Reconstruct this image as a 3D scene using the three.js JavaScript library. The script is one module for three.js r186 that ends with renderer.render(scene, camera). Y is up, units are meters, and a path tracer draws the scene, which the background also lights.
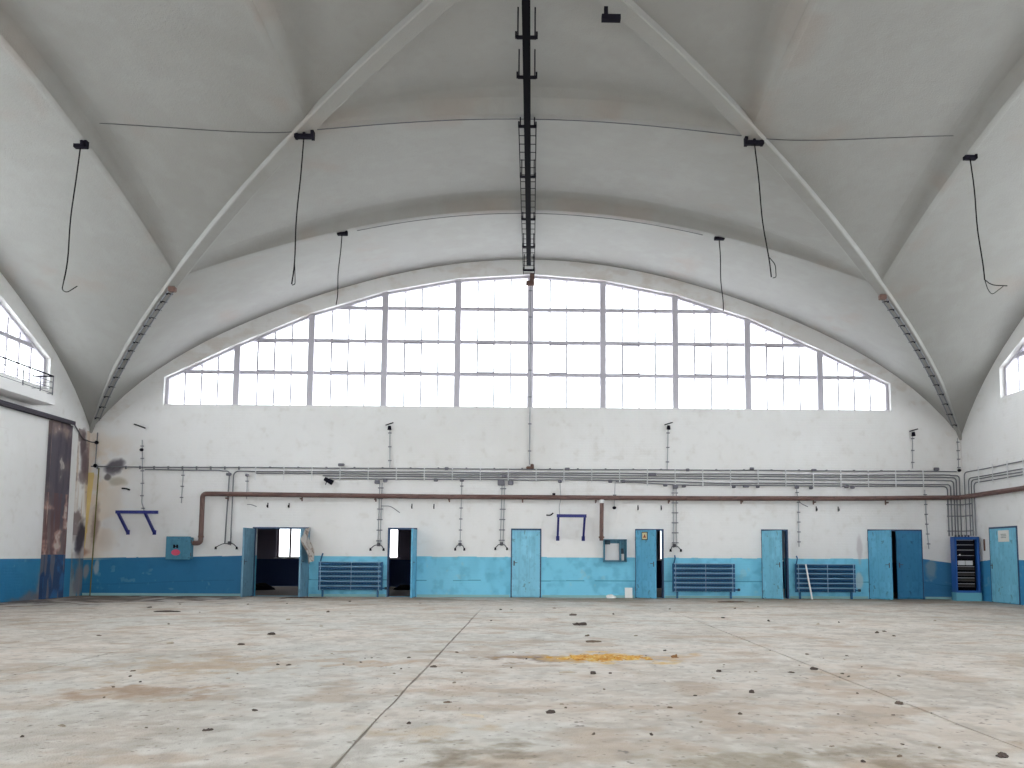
import * as THREE from 'three';
import { mergeGeometries } from 'three/addons/utils/BufferGeometryUtils.js';
import { RoundedBoxGeometry } from 'three/addons/geometries/RoundedBoxGeometry.js';
import { RectAreaLightUniformsLib } from 'three/addons/lights/RectAreaLightUniformsLib.js';

// ---------------------------------------------------------------- camera, sky, daylight, exposure
// Metres. The back wall's inner face is z = 0, the hall is 26.4 m square, x = 0 is its axis.
const scene = new THREE.Scene();
const camera = new THREE.PerspectiveCamera(2 * Math.atan(384 / 785.7) * 180 / Math.PI, 1024 / 768, 0.1, 400);
camera.position.set(0.0822, 1.2451, 23.6234);
camera.rotation.order = 'YXZ';
camera.rotation.set(0.0865, -0.017, 0.0054);
camera.setViewOffset(1024, 768, 512 - 545.4, 384 - 487.5, 1024, 768);   // shifted lens: verticals stay nearly upright

const renderer = new THREE.WebGLRenderer({ antialias: true });
renderer.toneMapping = THREE.LinearToneMapping;
renderer.toneMappingExposure = 2.32;
renderer.shadowMap.enabled = true;

// white overcast sky
scene.background = new THREE.Color().setRGB(0.97, 0.985, 1.0);
scene.backgroundIntensity = 2.6;
RectAreaLightUniformsLib.init();
const SKYLIGHT = new THREE.Color().setRGB(0.97, 0.985, 1.0);
function daylight(w, h, x, y, z, tx, ty, tz, k) {              // overcast daylight standing outside an opening
  const l = new THREE.RectAreaLight(SKYLIGHT, k, w, h);
  l.name = 'daylight'; l.position.set(x, y, z); l.lookAt(tx, ty, tz); scene.add(l);
}
daylight(22.2, 4.3, 0, 7.75, -0.75, 0, 7.75, 0, 2.2);
daylight(22.2, 4.3, -13.95, 7.75, 13.2, 0, 7.75, 13.2, 2.5);
daylight(22.2, 4.3, 13.95, 7.75, 13.2, 0, 7.75, 13.2, 2.5);
daylight(15.0, 4.8, 0, 2.4, 27.15, 0, 2.4, 0, 0.4);

// ---------------------------------------------------------------- helpers
const H = 13.2, WT = 0.4, PI = Math.PI;
let seedState = 12345;
const rnd = () => { seedState = (seedState * 1664525 + 1013904223) >>> 0; return seedState / 4294967296; };
const rr = (a, b) => a + (b - a) * rnd();
const V = (x, y, z) => new THREE.Vector3(x, y, z);
const clamp = (v, a = 0, b = 1) => Math.min(b, Math.max(a, v));
const sst = (a, b, v) => { const t = clamp((v - a) / (b - a)); return t * t * (3 - 2 * t); };
const mix = (a, b, t) => a + (b - a) * t;
const PERM = new Float32Array(65536); for (let i = 0; i < 65536; i++) PERM[i] = rnd();
const lat = (x, y) => PERM[((x & 255) + ((y & 255) << 8)) & 65535];
function vn(x, y) {
  const xi = Math.floor(x), yi = Math.floor(y); let fx = x - xi, fy = y - yi; fx = fx * fx * (3 - 2 * fx); fy = fy * fy * (3 - 2 * fy);
  const a = lat(xi, yi), b = lat(xi + 1, yi), c = lat(xi, yi + 1), d = lat(xi + 1, yi + 1);
  return a + (b - a) * fx + (c - a) * fy + (a - b - c + d) * fx * fy;
}
function fbm(x, y, o = 4) { let s = 0, a = 0.5, t = 0; for (let i = 0; i < o; i++) { s += a * vn(x, y); t += a; a *= 0.5; x = x * 2.03 + 17.3; y = y * 2.03 + 9.1; } return s / t; }

function tex(w, h, fn, srgb = true) {                        // fn(u, v) gives r, g, b in 0..255, v upwards
  const d = new Uint8Array(w * h * 4), c = [0, 0, 0];
  for (let j = 0; j < h; j++) for (let i = 0; i < w; i++) {
    fn((i + 0.5) / w, (j + 0.5) / h, c); const k = (j * w + i) * 4;
    d[k] = clamp(c[0], 0, 255); d[k + 1] = clamp(c[1], 0, 255); d[k + 2] = clamp(c[2], 0, 255); d[k + 3] = 255;
  }
  const t = new THREE.DataTexture(d, w, h, THREE.RGBAFormat);
  t.magFilter = THREE.LinearFilter; t.minFilter = THREE.LinearMipmapLinearFilter; t.generateMipmaps = true;
  t.wrapS = t.wrapT = THREE.RepeatWrapping; if (srgb) t.colorSpace = THREE.SRGBColorSpace; t.needsUpdate = true;
  return t;
}
const put = (c, r, g, b) => { c[0] = r; c[1] = g; c[2] = b; };
const over = (c, r, g, b, a) => { c[0] = mix(c[0], r, a); c[1] = mix(c[1], g, a); c[2] = mix(c[2], b, a); };
const mat = (color, roughness = 0.7, extra = {}) => new THREE.MeshStandardMaterial({ color, roughness, metalness: 0, ...extra });

function flat(g) { const q = g.index ? g.toNonIndexed() : g; for (const k of Object.keys(q.attributes)) if (!['position', 'normal', 'uv'].includes(k)) q.deleteAttribute(k); return q; }
const merge = (list) => list.length === 1 ? list[0] : mergeGeometries(list.map(flat));
const box = (w, h, d, x = 0, y = 0, z = 0) => new THREE.BoxGeometry(w, h, d).translate(x, y, z);
const rbox = (w, h, d, x = 0, y = 0, z = 0, r = 0.012) => new RoundedBoxGeometry(w, h, d, 2, Math.min(r, w / 2.1, h / 2.1, d / 2.1)).translate(x, y, z);
function mesh(name, geo, m, parent) {
  const o = new THREE.Mesh(Array.isArray(geo) ? merge(geo) : geo, m);
  o.name = name; o.castShadow = o.receiveShadow = true; if (parent) parent.add(o); return o;
}
const taken = {};
function numbered(n) { const k = taken[n] = (taken[n] ?? -1) + 1; return k ? `${n}_${String(k).padStart(3, '0')}` : n; }
function tag(o, label, category, group) { o.userData.label = label; o.userData.category = category; if (group) o.userData.group = group; return o; }
function thing(name, label, category, group, x = 0, y = 0, z = 0) {
  const o = new THREE.Group(); o.name = numbered(name); o.position.set(x, y, z); scene.add(o); return tag(o, label, category, group);
}
function single(name, geo, m, label, category, group) { const o = mesh(numbered(name), geo, m, scene); return tag(o, label, category, group); }
function structGroup(name, label, category) { const o = new THREE.Group(); o.name = name; scene.add(o); o.userData.kind = 'structure'; return tag(o, label, category); }
function struct(name, geo, m, label, category) { const o = mesh(name, geo, m, scene); o.userData.kind = 'structure'; return tag(o, label, category); }

function bend(pts, r) {                                       // polyline with rounded corners
  const out = [pts[0].clone()];
  for (let i = 1; i < pts.length - 1; i++) {
    const a = pts[i - 1], b = pts[i], c = pts[i + 1], d1 = a.clone().sub(b), d2 = c.clone().sub(b), k = Math.min(r, d1.length() / 2.05, d2.length() / 2.05);
    const p = b.clone().addScaledVector(d1.normalize(), k), q = b.clone().addScaledVector(d2.normalize(), k);
    for (let t = 0; t <= 6; t++) { const s = t / 6; out.push(p.clone().multiplyScalar((1 - s) * (1 - s)).addScaledVector(b, 2 * s * (1 - s)).addScaledVector(q, s * s)); }
  }
  out.push(pts[pts.length - 1].clone()); return out;
}
function tube(pts, r, seg = 8) {                              // round bar along given points, closed ends, uv = (metres, turn)
  const pos = [], nor = [], uv = [], idx = []; let n = V(0, 0, 1), len = 0;
  for (let i = 0; i < pts.length; i++) {
    const t = pts[Math.min(i + 1, pts.length - 1)].clone().sub(pts[Math.max(i - 1, 0)]).normalize();
    if (i === 0 && Math.abs(t.z) > 0.9) n = V(1, 0, 0);
    n = n.clone().addScaledVector(t, -n.dot(t)); if (n.length() < 1e-4) n = V(t.y, t.z, t.x).cross(t); n.normalize();
    const b = t.clone().cross(n); if (i) len += pts[i].distanceTo(pts[i - 1]);
    for (let k = 0; k <= seg; k++) {
      const a = k / seg * 2 * PI, d = n.clone().multiplyScalar(Math.cos(a)).addScaledVector(b, Math.sin(a));
      pos.push(pts[i].x + d.x * r, pts[i].y + d.y * r, pts[i].z + d.z * r); nor.push(d.x, d.y, d.z); uv.push(len, k / seg);
    }
    if (i) for (let k = 0; k < seg; k++) { const q = (i - 1) * (seg + 1) + k, w = q + seg + 1; idx.push(q, q + 1, w, w, q + 1, w + 1); }
  }
  for (const [i, s] of [[0, -1], [pts.length - 1, 1]]) {
    const t = pts[Math.min(i + 1, pts.length - 1)].clone().sub(pts[Math.max(i - 1, 0)]).normalize().multiplyScalar(s), o = pos.length / 3;
    pos.push(pts[i].x, pts[i].y, pts[i].z); nor.push(t.x, t.y, t.z); uv.push(0, 0);
    for (let k = 0; k <= seg; k++) { const q = (i * (seg + 1) + k) * 3; pos.push(pos[q], pos[q + 1], pos[q + 2]); nor.push(t.x, t.y, t.z); uv.push(0, 0); }
    for (let k = 0; k < seg; k++) s > 0 ? idx.push(o, o + 1 + k, o + 2 + k) : idx.push(o, o + 2 + k, o + 1 + k);
  }
  const g = new THREE.BufferGeometry();
  g.setAttribute('position', new THREE.Float32BufferAttribute(pos, 3)); g.setAttribute('normal', new THREE.Float32BufferAttribute(nor, 3)); g.setAttribute('uv', new THREE.Float32BufferAttribute(uv, 2));
  g.setIndex(idx); return g;
}
const rod = (a, b, r, seg = 6) => tube([a, b], r, seg);
function bar(a, b, w, h) {                                    // square bar from a to b
  const d = b.clone().sub(a), g = new THREE.BoxGeometry(w, h, d.length());
  const m = new THREE.Matrix4().lookAt(b, a, Math.abs(d.y) > 0.95 * d.length() ? V(0, 0, 1) : V(0, 1, 0)); m.setPosition(a.clone().add(b).multiplyScalar(0.5));
  return g.applyMatrix4(m);
}
function uvBy(g, fn) { const p = g.attributes.position, a = new Float32Array(p.count * 2); for (let i = 0; i < p.count; i++) { const [u, v] = fn(p.getX(i), p.getY(i), p.getZ(i)); a[2 * i] = u; a[2 * i + 1] = v; } g.setAttribute('uv', new THREE.BufferAttribute(a, 2)); return g; }

// ---------------------------------------------------------------- the vault's shape
const dropAt = (u) => u * u / 33.006 - 1.3534 * (u / H) ** 4 + 1.5068 * (u / H) ** 8;
const crown = (s) => 10.37 - 0.0171 * s;
const shell = (u, s) => crown(s) - dropAt(u);
const S1 = 4.27, S2 = 8.75;

// ---------------------------------------------------------------- textures and shared materials
const W_TOP = 10.6, BLUE = 1.2;
const wallGrain = tex(512, 512, (u, v, c) => {                // 2 m tile: painted brick courses and roller grain
  const y = v * 2, x = u * 2, row = Math.floor(y / 0.0769), fy = (y / 0.0769) % 1, fx = ((x + (row % 2) * 0.125) / 0.25) % 1;
  const joint = (fy < 0.14 || fx < 0.045) ? 0.35 : 1; const n = vn(u * 128, v * 128) * 0.5 + vn(u * 32, v * 32) * 0.5;
  const k = 255 * clamp(0.55 * joint + 0.4 * n); put(c, k, k, k);
}, false);
const fineGrain = tex(512, 512, (u, v, c) => { const k = 255 * (0.5 * vn(u * 256, v * 256) + 0.3 * vn(u * 64, v * 64) + 0.2 * vn(u * 16, v * 16)); put(c, k, k, k); }, false);

function wallPaint(c, x, y, blue, lift = 0) {                  // limewash over a gloss paint dado; x, y in metres
  const n = fbm(x * 0.45 + 5, y * 0.45, 4), f = fbm(x * 5, y * 5, 3), g = fbm(x * 1.6 + 40, y * 0.5 + 7, 3);
  const edge = BLUE + lift + 0.012 * (vn(x * 3, 3.3) - 0.5);
  if (y < edge) {
    put(c, blue[0], blue[1], blue[2]); over(c, 150, 205, 225, 0.16 * sst(0.4, 0.8, n)); over(c, 20, 90, 130, 0.14 * sst(0.45, 0.8, f) + 0.12 * sst(0.45, 0.75, g));
    const l = Math.abs(y - 0.5 - 0.02 * (vn(x * 0.7, 8) - 0.5)); if (l < 0.012 && vn(x * 1.1, 21) > 0.32) over(c, 24, 96, 132, 0.5);
    over(c, 186, 196, 196, 0.22 * sst(0.72, 0.82, fbm(x * 5 + 90, y * 5, 3)));
  } else {
    put(c, 237, 236, 235); over(c, 226, 224, 221, 0.5 * sst(0.4, 0.75, n)); over(c, 243, 243, 243, 0.35 * sst(0.45, 0.8, g)); over(c, 214, 210, 204, 0.16 * sst(0.5, 0.85, f));
    over(c, 204, 198, 190, 0.14 * sst(0.7, 0.85, f));
  }
}
const backMap = tex(2048, 816, (u, v, c) => {
  const x = -H + u * 2 * H, y = v * W_TOP;
  const left = x < -8.3, right = x > 11.9;
  wallPaint(c, x, y, left ? [34, 116, 162] : right ? [52, 122, 172] : [124, 207, 235], 0.05 * sst(-7, -13, x));  // ends deeper blue: partly own paint tone, partly dimmer light put into the colour
  const n = fbm(x * 2.2, y * 2.2, 4), k = fbm(x * 0.9 + 3, y * 0.35, 4);
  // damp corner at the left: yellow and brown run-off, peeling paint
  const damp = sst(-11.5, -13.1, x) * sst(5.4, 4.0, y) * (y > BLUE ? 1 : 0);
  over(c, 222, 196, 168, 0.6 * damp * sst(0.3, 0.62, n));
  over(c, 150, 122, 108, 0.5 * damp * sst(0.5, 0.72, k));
  if (x < -12.93 + 0.05 * n && y > BLUE && y < 3.7) over(c, 226, 196, 112, 0.75);
  const spl = (px, py, r, cr, cg, cb, a) => { const d = Math.hypot((x - px) / r[0], (y - py) / r[1]) + (n - 0.5) * 1.5; over(c, cr, cg, cb, a * sst(1.1, 0.45, d)); };
  spl(-12.36, 3.84, [0.24, 0.22], 78, 72, 82, 0.8); spl(-12.52, 3.55, [0.1, 0.1], 88, 82, 84, 0.8); spl(-12.2, 3.42, [0.3, 0.15], 170, 160, 140, 0.6);
  spl(-12.7, 2.1, [0.16, 0.9], 140, 112, 100, 0.6); spl(-12.95, 1.4, [0.4, 0.16], 176, 132, 112, 0.8);
  spl(-13.05, 0.6, [0.13, 0.75], 92, 84, 84, 0.9); spl(-12.78, 0.86, [0.1, 0.4], 150, 140, 136, 0.8); spl(-12.5, 1.0, [0.09, 0.3], 170, 176, 180, 0.8);
  spl(12.1, 0.95, [0.14, 0.35], 150, 160, 160, 0.6); spl(9.95, 0.6, [0.12, 0.3], 190, 205, 210, 0.8); spl(9.98, 1.55, [0.1, 0.6], 188, 176, 178, 0.5);
  // rust specks and dirt along the springing of the vault, crease shade painted in
  const rim = shell(x, 0) - y; if (rim > 0 && rim < 0.5) over(c, 200, 184, 170, 0.3 * sst(0.45, 0.8, fbm(x * 2.2 + 60, y * 4, 4)));
});
const leftMap = tex(2048, 816, (u, v, c) => {                  // u runs with z, from the back corner towards the camera
  const z = u * 2 * H, y = v * W_TOP;
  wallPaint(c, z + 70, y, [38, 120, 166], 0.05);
  const n = fbm(z * 2.2 + 20, y * 2.2, 4), st = fbm(z * 5 + 3, y * 0.5, 3);
  const spl = (pz, py, r, cr, cg, cb, a) => { const d = Math.hypot((z - pz) / r[0], (y - py) / r[1]) + (n - 0.5) * 1.5; over(c, cr, cg, cb, a * sst(1.1, 0.45, d)); };
  if (z < 1.0 && y < 4.9) { over(c, 188, 162, 140, 0.7 * sst(0.32, 0.58, st)); over(c, 112, 96, 98, 0.75 * sst(0.44, 0.62, n) * (y > 1.9 ? 1 : 0.6)); }
  spl(0.62, 1.75, [0.3, 0.62], 52, 48, 62, 0.95); spl(0.6, 3.9, [0.22, 0.6], 110, 92, 96, 0.9); spl(0.75, 4.5, [0.16, 0.5], 96, 80, 84, 0.9);
  spl(0.55, 0.7, [0.3, 0.5], 128, 120, 124, 0.85); spl(2.3, 0.5, [0.2, 0.7], 140, 126, 128, 0.8); spl(2.6, 0.1, [1.0, 0.3], 116, 104, 108, 0.8); spl(2.2, 1.6, [0.12, 0.6], 200, 176, 152, 0.6);
});
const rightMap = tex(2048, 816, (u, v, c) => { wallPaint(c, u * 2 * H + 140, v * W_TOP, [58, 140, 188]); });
const stainMap = tex(512, 1024, (u, v, c) => {                 // 1.2 m by 4.9 m, water-stained pilaster
  const x = u * 1.2, y = v * 4.9, n = fbm(x * 3 + 11, y * 2.4, 4), s = fbm(x * 9, y * 0.9 + 4, 4), m = fbm(x * 1.5 + 30, y * 0.8, 3);
  if (y < BLUE) { put(c, 50, 100, 150); over(c, 44, 60, 94, 0.7 * sst(0.4, 0.65, n)); over(c, 120, 112, 116, 0.7 * sst(0.58, 0.66, s)); return; }
  put(c, 128, 112, 112); over(c, 88, 76, 84, 0.7 * sst(0.4, 0.7, s)); over(c, 166, 146, 138, 0.7 * sst(0.48, 0.68, n)); over(c, 74, 74, 90, 0.6 * sst(0.45, 0.7, m));
  if (y < 2.9) { over(c, 130, 88, 84, 0.5 * sst(0.35, 0.65, s)); over(c, 200, 160, 150, 0.7 * sst(0.58, 0.7, n)); }
  over(c, 214, 206, 196, 0.7 * sst(0.68, 0.76, n));
});
const ceilMap = tex(2048, 2048, (u, v, c) => {                 // plan of the vault
  const x = -H + u * 2 * H, z = v * 2 * H, n = fbm(x * 0.35 + 3, z * 0.35, 5), f = fbm(x * 2.6, z * 2.6, 3);
  put(c, 159, 158, 154); over(c, 151, 149, 144, 0.5 * sst(0.35, 0.75, n)); over(c, 168, 168, 165, 0.3 * sst(0.4, 0.8, f)); over(c, 148, 146, 140, 0.15 * sst(0.5, 0.85, fbm(x * 7, z * 7, 2)));
  const spl = (px, pz, rx, rz, a) => { const d = Math.hypot((x - px) / rx, (z - pz) / rz) + (fbm(x * 6, z * 6, 3) - 0.5) * 2.2; over(c, 96, 92, 84, a * sst(1.0, 0.8, d)); };
  spl(5.15, 10.85, 0.16, 0.18, 0.9); spl(5.05, 11.45, 0.05, 0.25, 0.7); spl(5.75, 9.9, 0.11, 0.2, 0.7); spl(6.05, 9.6, 0.14, 0.12, 0.7); spl(6.62, 8.9, 0.12, 0.1, 0.6); spl(5.8, 8.5, 0.05, 0.2, 0.6); spl(7.2, 9.7, 0.08, 0.14, 0.6); spl(-7.4, 6.6, 0.18, 0.14, 0.4);
  // rust bleeding where the arches meet
  for (const s of [S1, S2]) { const d = Math.min(Math.abs(z - s), Math.abs(Math.abs(x) - (H - s))); if (d < 0.6) over(c, 160, 142, 130, 0.28 * sst(0.5, 0.75, fbm(x * 1.1 + 9, z * 1.1, 4)) * sst(0.6, 0.1, d)); }
});
const floorMap = tex(2048, 2048, (u, v, c) => {
  const x = -H + u * 2 * H, z = v * 2 * H;
  const n = fbm(x * 0.3 + 8, z * 0.45 + 2, 5), m = fbm(x * 1.1, z * 1.5 + 30, 4), f = fbm(x * 9, z * 9, 3), k = fbm(x * 0.7 + 55, z * 1.1 + 12, 5);
  put(c, 199, 190, 180); over(c, 186, 184, 177, 0.7 * sst(0.38, 0.64, n)); over(c, 204, 188, 174, 0.5 * sst(0.45, 0.72, m)); over(c, 166, 155, 142, 0.5 * sst(0.46, 0.74, k));
  over(c, 212, 208, 202, 0.45 * sst(0.48, 0.76, f)); over(c, 150, 144, 136, 0.28 * sst(0.5, 0.85, fbm(x * 15 + 7, z * 15, 3)));
  over(c, 162, 138, 116, 0.5 * sst(0.52, 0.74, fbm(x * 1.8 + 71, z * 2.4, 5))); over(c, 138, 129, 118, 0.32 * sst(0.48, 0.76, fbm(x * 6 + 30, z * 6 + 9, 5)));
  over(c, 96, 88, 80, 0.65 * sst(0.8, 0.86, fbm(x * 26, z * 26 + 9, 2)));
  const spl = (px, pz, rx, rz, r, g, b, a) => { const d = Math.hypot((x - px) / rx, (z - pz) / rz) + (fbm(x * 5, z * 5, 5) - 0.5) * 3.2; over(c, r, g, b, a * sst(1.15, 0.1, d) * (0.5 + 0.8 * fbm(x * 18, z * 18, 3))); };
  spl(0.25, 13.95, 0.55, 0.35, 104, 78, 60, 0.9); spl(0.95, 13.85, 0.8, 0.45, 206, 162, 84, 0.8); spl(1.9, 13.8, 0.4, 0.3, 186, 150, 112, 0.5);
  spl(-3.35, 16.4, 0.6, 0.4, 142, 112, 84, 0.6); spl(-3.6, 14.7, 0.9, 0.8, 168, 142, 112, 0.6); spl(-1.85, 14.4, 0.6, 0.3, 170, 140, 112, 0.6); spl(-0.15, 18.5, 0.5, 0.35, 112, 98, 78, 0.7); spl(1.5, 18.8, 0.7, 0.3, 132, 118, 94, 0.6); spl(2.4, 18.6, 0.5, 0.3, 120, 106, 86, 0.6); spl(-0.6, 17.9, 0.5, 0.2, 176, 152, 120, 0.5);
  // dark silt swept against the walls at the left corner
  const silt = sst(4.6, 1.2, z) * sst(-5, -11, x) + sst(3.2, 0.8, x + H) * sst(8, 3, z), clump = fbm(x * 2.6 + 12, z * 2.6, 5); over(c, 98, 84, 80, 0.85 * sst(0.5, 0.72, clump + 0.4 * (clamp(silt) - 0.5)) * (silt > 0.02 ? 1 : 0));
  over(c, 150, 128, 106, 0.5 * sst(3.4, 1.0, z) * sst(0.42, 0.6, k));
});
const doorMap = tex(512, 1024, (u, v, c) => {
  const x = u * 1, y = v * 2.1, n = fbm(x * 2.4, y * 2.4, 4), f = fbm(x * 14, y * 9, 3), s = fbm(x * 22 + 5, y * 1.4, 3);
  put(c, 226, 234, 238); over(c, 255, 255, 255, 0.7 * sst(0.5, 0.75, n)); over(c, 176, 192, 202, 0.35 * sst(0.5, 0.8, f)); over(c, 150, 168, 180, 0.18 * sst(0.55, 0.8, s));
  over(c, 150, 140, 140, 0.5 * sst(0.72, 0.77, fbm(x * 6 + 40, y * 6, 3)));
});
const rustMap = tex(1024, 128, (u, v, c) => {                  // 8 m of lagged pipe
  const x = u * 8, y = v * 0.5, n = fbm(x * 1.1, y * 2, 4), f = fbm(x * 9, y * 9, 3);
  put(c, 148, 122, 116); over(c, 122, 92, 86, 0.7 * sst(0.4, 0.65, n)); over(c, 166, 156, 152, 0.7 * sst(0.5, 0.7, fbm(x * 0.5 + 60, y + 3, 4))); over(c, 96, 84, 86, 0.4 * sst(0.5, 0.75, f));
}); rustMap.repeat.set(1 / 8, 1);
const steelMap = tex(256, 256, (u, v, c) => { const n = fbm(u * 12, v * 12, 4); put(c, 255, 255, 255); over(c, 150, 130, 120, 0.7 * sst(0.5, 0.7, n)); });

const M = {
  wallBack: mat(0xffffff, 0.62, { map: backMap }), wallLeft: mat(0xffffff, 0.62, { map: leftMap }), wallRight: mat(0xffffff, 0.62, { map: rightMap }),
  stain: mat(0xffffff, 0.9, { map: stainMap, bumpMap: fineGrain, bumpScale: 0.02 }),
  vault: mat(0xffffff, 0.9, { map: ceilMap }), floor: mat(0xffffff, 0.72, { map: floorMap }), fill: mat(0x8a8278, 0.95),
  white: mat(0xe4e2e2, 0.6), frame: mat(0xc6c2cc, 0.55), bars: mat(0xa29ea8, 0.5), skirting: mat(0x8fbcc0, 0.7),
  glass: new THREE.MeshPhysicalMaterial({ color: 0xf6f9fa, roughness: 0.02, metalness: 0, transmission: 1, thickness: 0, ior: 1.5 }),
  doorCyan: mat(new THREE.Color(0x70c0e2), 0.5, { map: doorMap }), doorPale: mat(new THREE.Color(0x8ed6ee), 0.5, { map: doorMap }), doorDeep: mat(new THREE.Color(0x3f90bd), 0.5, { map: doorMap }), doorGrey: mat(new THREE.Color(0x7fa9bf), 0.5, { map: doorMap }),
  doorFrame: mat(0x2f4a6e, 0.55), plum: mat(0x3e2f44, 0.6), dark: new THREE.MeshPhysicalMaterial({ color: 0x1f1d26, roughness: 0.95, specularIntensity: 0.15 }), black: new THREE.MeshPhysicalMaterial({ color: 0x111015, roughness: 0.95, specularIntensity: 0.1 }), steel: mat(0x5b5a62, 0.5, { metalness: 0.3, map: steelMap }), zinc: mat(0x77787e, 0.6), zincMid: mat(0xa4a5aa, 0.6), zincPale: mat(0xdcdcde, 0.6),
  jbox: mat(0x6e6d76, 0.6), rail: mat(0x4a4652, 0.8, { map: steelMap }), navy: mat(0x23297a, 0.45), cabinet: mat(0x1f5aa8, 0.45), plinth: mat(0x63a9be, 0.6), box: mat(0x4f8fa8, 0.5, { map: doorMap }), boxDark: mat(0x2b4250, 0.6), pink: mat(0xd4526f, 0.6), paper: mat(0xf0efec, 0.8), bake: mat(0x2a2220, 0.5), brown: mat(0x6a4f46, 0.7),
  pipe: mat(0xcdc4c2, 0.75, { map: rustMap }), radBlue: mat(0x265f8c, 0.5), radBar: mat(0x93b8d6, 0.5), red: mat(0x8e3b3b, 0.6), insulator: mat(0xbfa9a0, 0.4),
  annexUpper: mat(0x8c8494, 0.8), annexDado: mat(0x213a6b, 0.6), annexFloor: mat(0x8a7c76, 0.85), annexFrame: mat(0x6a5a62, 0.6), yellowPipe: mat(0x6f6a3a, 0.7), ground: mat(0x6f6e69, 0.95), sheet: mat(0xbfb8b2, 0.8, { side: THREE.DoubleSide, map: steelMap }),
};
{ const wg = wallGrain.clone(); wg.repeat.set(13.2, 5.3); wg.needsUpdate = true; for (const m of [M.wallBack, M.wallLeft, M.wallRight]) { m.bumpMap = wg; m.bumpScale = 0.004; }
  const fg = fineGrain.clone(); fg.repeat.set(16, 16); fg.needsUpdate = true; M.floor.bumpMap = fg; M.floor.bumpScale = 0.012; M.vault.bumpMap = fg; M.vault.bumpScale = 0.006; }

// ---------------------------------------------------------------- floor and ground
{
  const ground = struct('ground_outside', box(220, 0.3, 220, 0, -0.55, 13), M.ground, 'grey paved ground outside the hall', 'ground');
  const fl = structGroup('floor', 'pale worn concrete floor cast in long strips', 'floor');
  mesh('bedding', box(2 * H + 0.8, 0.3, 2 * H + 0.8, 0, -0.162, H), M.fill, fl);
  const edges = [-H, -9.45, -5.2, -1.08, 3.3, 7.5, 11.7, H];
  for (let i = 0; i < 7; i++) {
    const a = edges[i] + (i ? 0.009 : 0), b = edges[i + 1] - (i < 6 ? 0.009 : 0), sh = new THREE.Shape(), N = 66;
    sh.moveTo(a, 0);
    for (let k = 0; k <= N; k++) sh.lineTo(b + (i < 6 ? Math.min(0.0085, rr(-0.012, 0.006) + 0.014 * sst(10, 4, k / N * 2 * H)) : 0), k / N * 2 * H);
    for (let k = N; k >= 0; k--) sh.lineTo(a + (i ? Math.max(-0.0085, rr(-0.006, 0.012) - 0.014 * sst(10, 4, k / N * 2 * H)) : 0), k / N * 2 * H);
    const geo = new THREE.ExtrudeGeometry(sh, { depth: 0.06, bevelEnabled: false }).rotateX(PI / 2);   // shape y becomes z, depth goes down
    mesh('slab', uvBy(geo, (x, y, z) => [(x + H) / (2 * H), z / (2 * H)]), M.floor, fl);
  }
}

// ---------------------------------------------------------------- walls
const WX = 11.08, WIN_X = [-WX, -8.96, -6.72, -4.48, -2.24, 0, 2.24, 4.48, 6.72, 8.96, WX], WIN_T = [6.58, 7.62, 8.61, 9.32, 9.75, 9.91, 9.75, 9.32, 8.61, 7.62, 6.58], SILL = 5.7;
function rimShape() {
  const sh = new THREE.Shape(); sh.moveTo(-H - WT, -0.2); sh.lineTo(H + WT, -0.2); sh.lineTo(H + WT, shell(H, 0) + 0.24);
  for (let k = 0; k <= 80; k++) { const u = H - 2 * H * k / 80; sh.lineTo(u, shell(u, 0) + 0.24); }
  sh.lineTo(-H - WT, shell(H, 0) + 0.24); return sh;
}
function hole(sh, pts) { const p = new THREE.Path(); p.moveTo(...pts[0]); for (const q of pts.slice(1)) p.lineTo(...q); p.closePath(); sh.holes.push(p); }
const windowHole = () => [[-WX, SILL], [WX, SILL], ...WIN_X.map((x, i) => [x, WIN_T[i]]).reverse()];
const rect = (x0, x1, y0, y1) => [[x0, y0], [x1, y0], [x1, y1], [x0, y1]];
const DOORS = [[-8.24, -6.54, 2.05], [-4.22, -3.35, 2.05], [-0.54, 0.37, 2.05], [3.19, 4.05, 2.06], [7.0, 7.81, 2.07], [10.23, 11.89, 2.09]];
function wall(name, holes, m, label) {                          // face at local z = 0, thickness behind it
  const sh = rimShape(); for (const h of holes) hole(sh, h);
  const g = new THREE.ExtrudeGeometry(sh, { depth: WT, bevelEnabled: false }).translate(0, 0, -WT);
  uvBy(g, (x, y) => [clamp((x + H) / (2 * H), 0.0005, 0.9995), clamp(y / W_TOP, 0.0005, 0.9995)]);
  return struct(name, g, m, label, 'wall');
}
wall('wall_back', [windowHole(), ...DOORS.map(([a, b, h]) => rect(a, b, 0.0, h))], M.wallBack, 'white back wall with blue dado under the great arched window');
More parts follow.
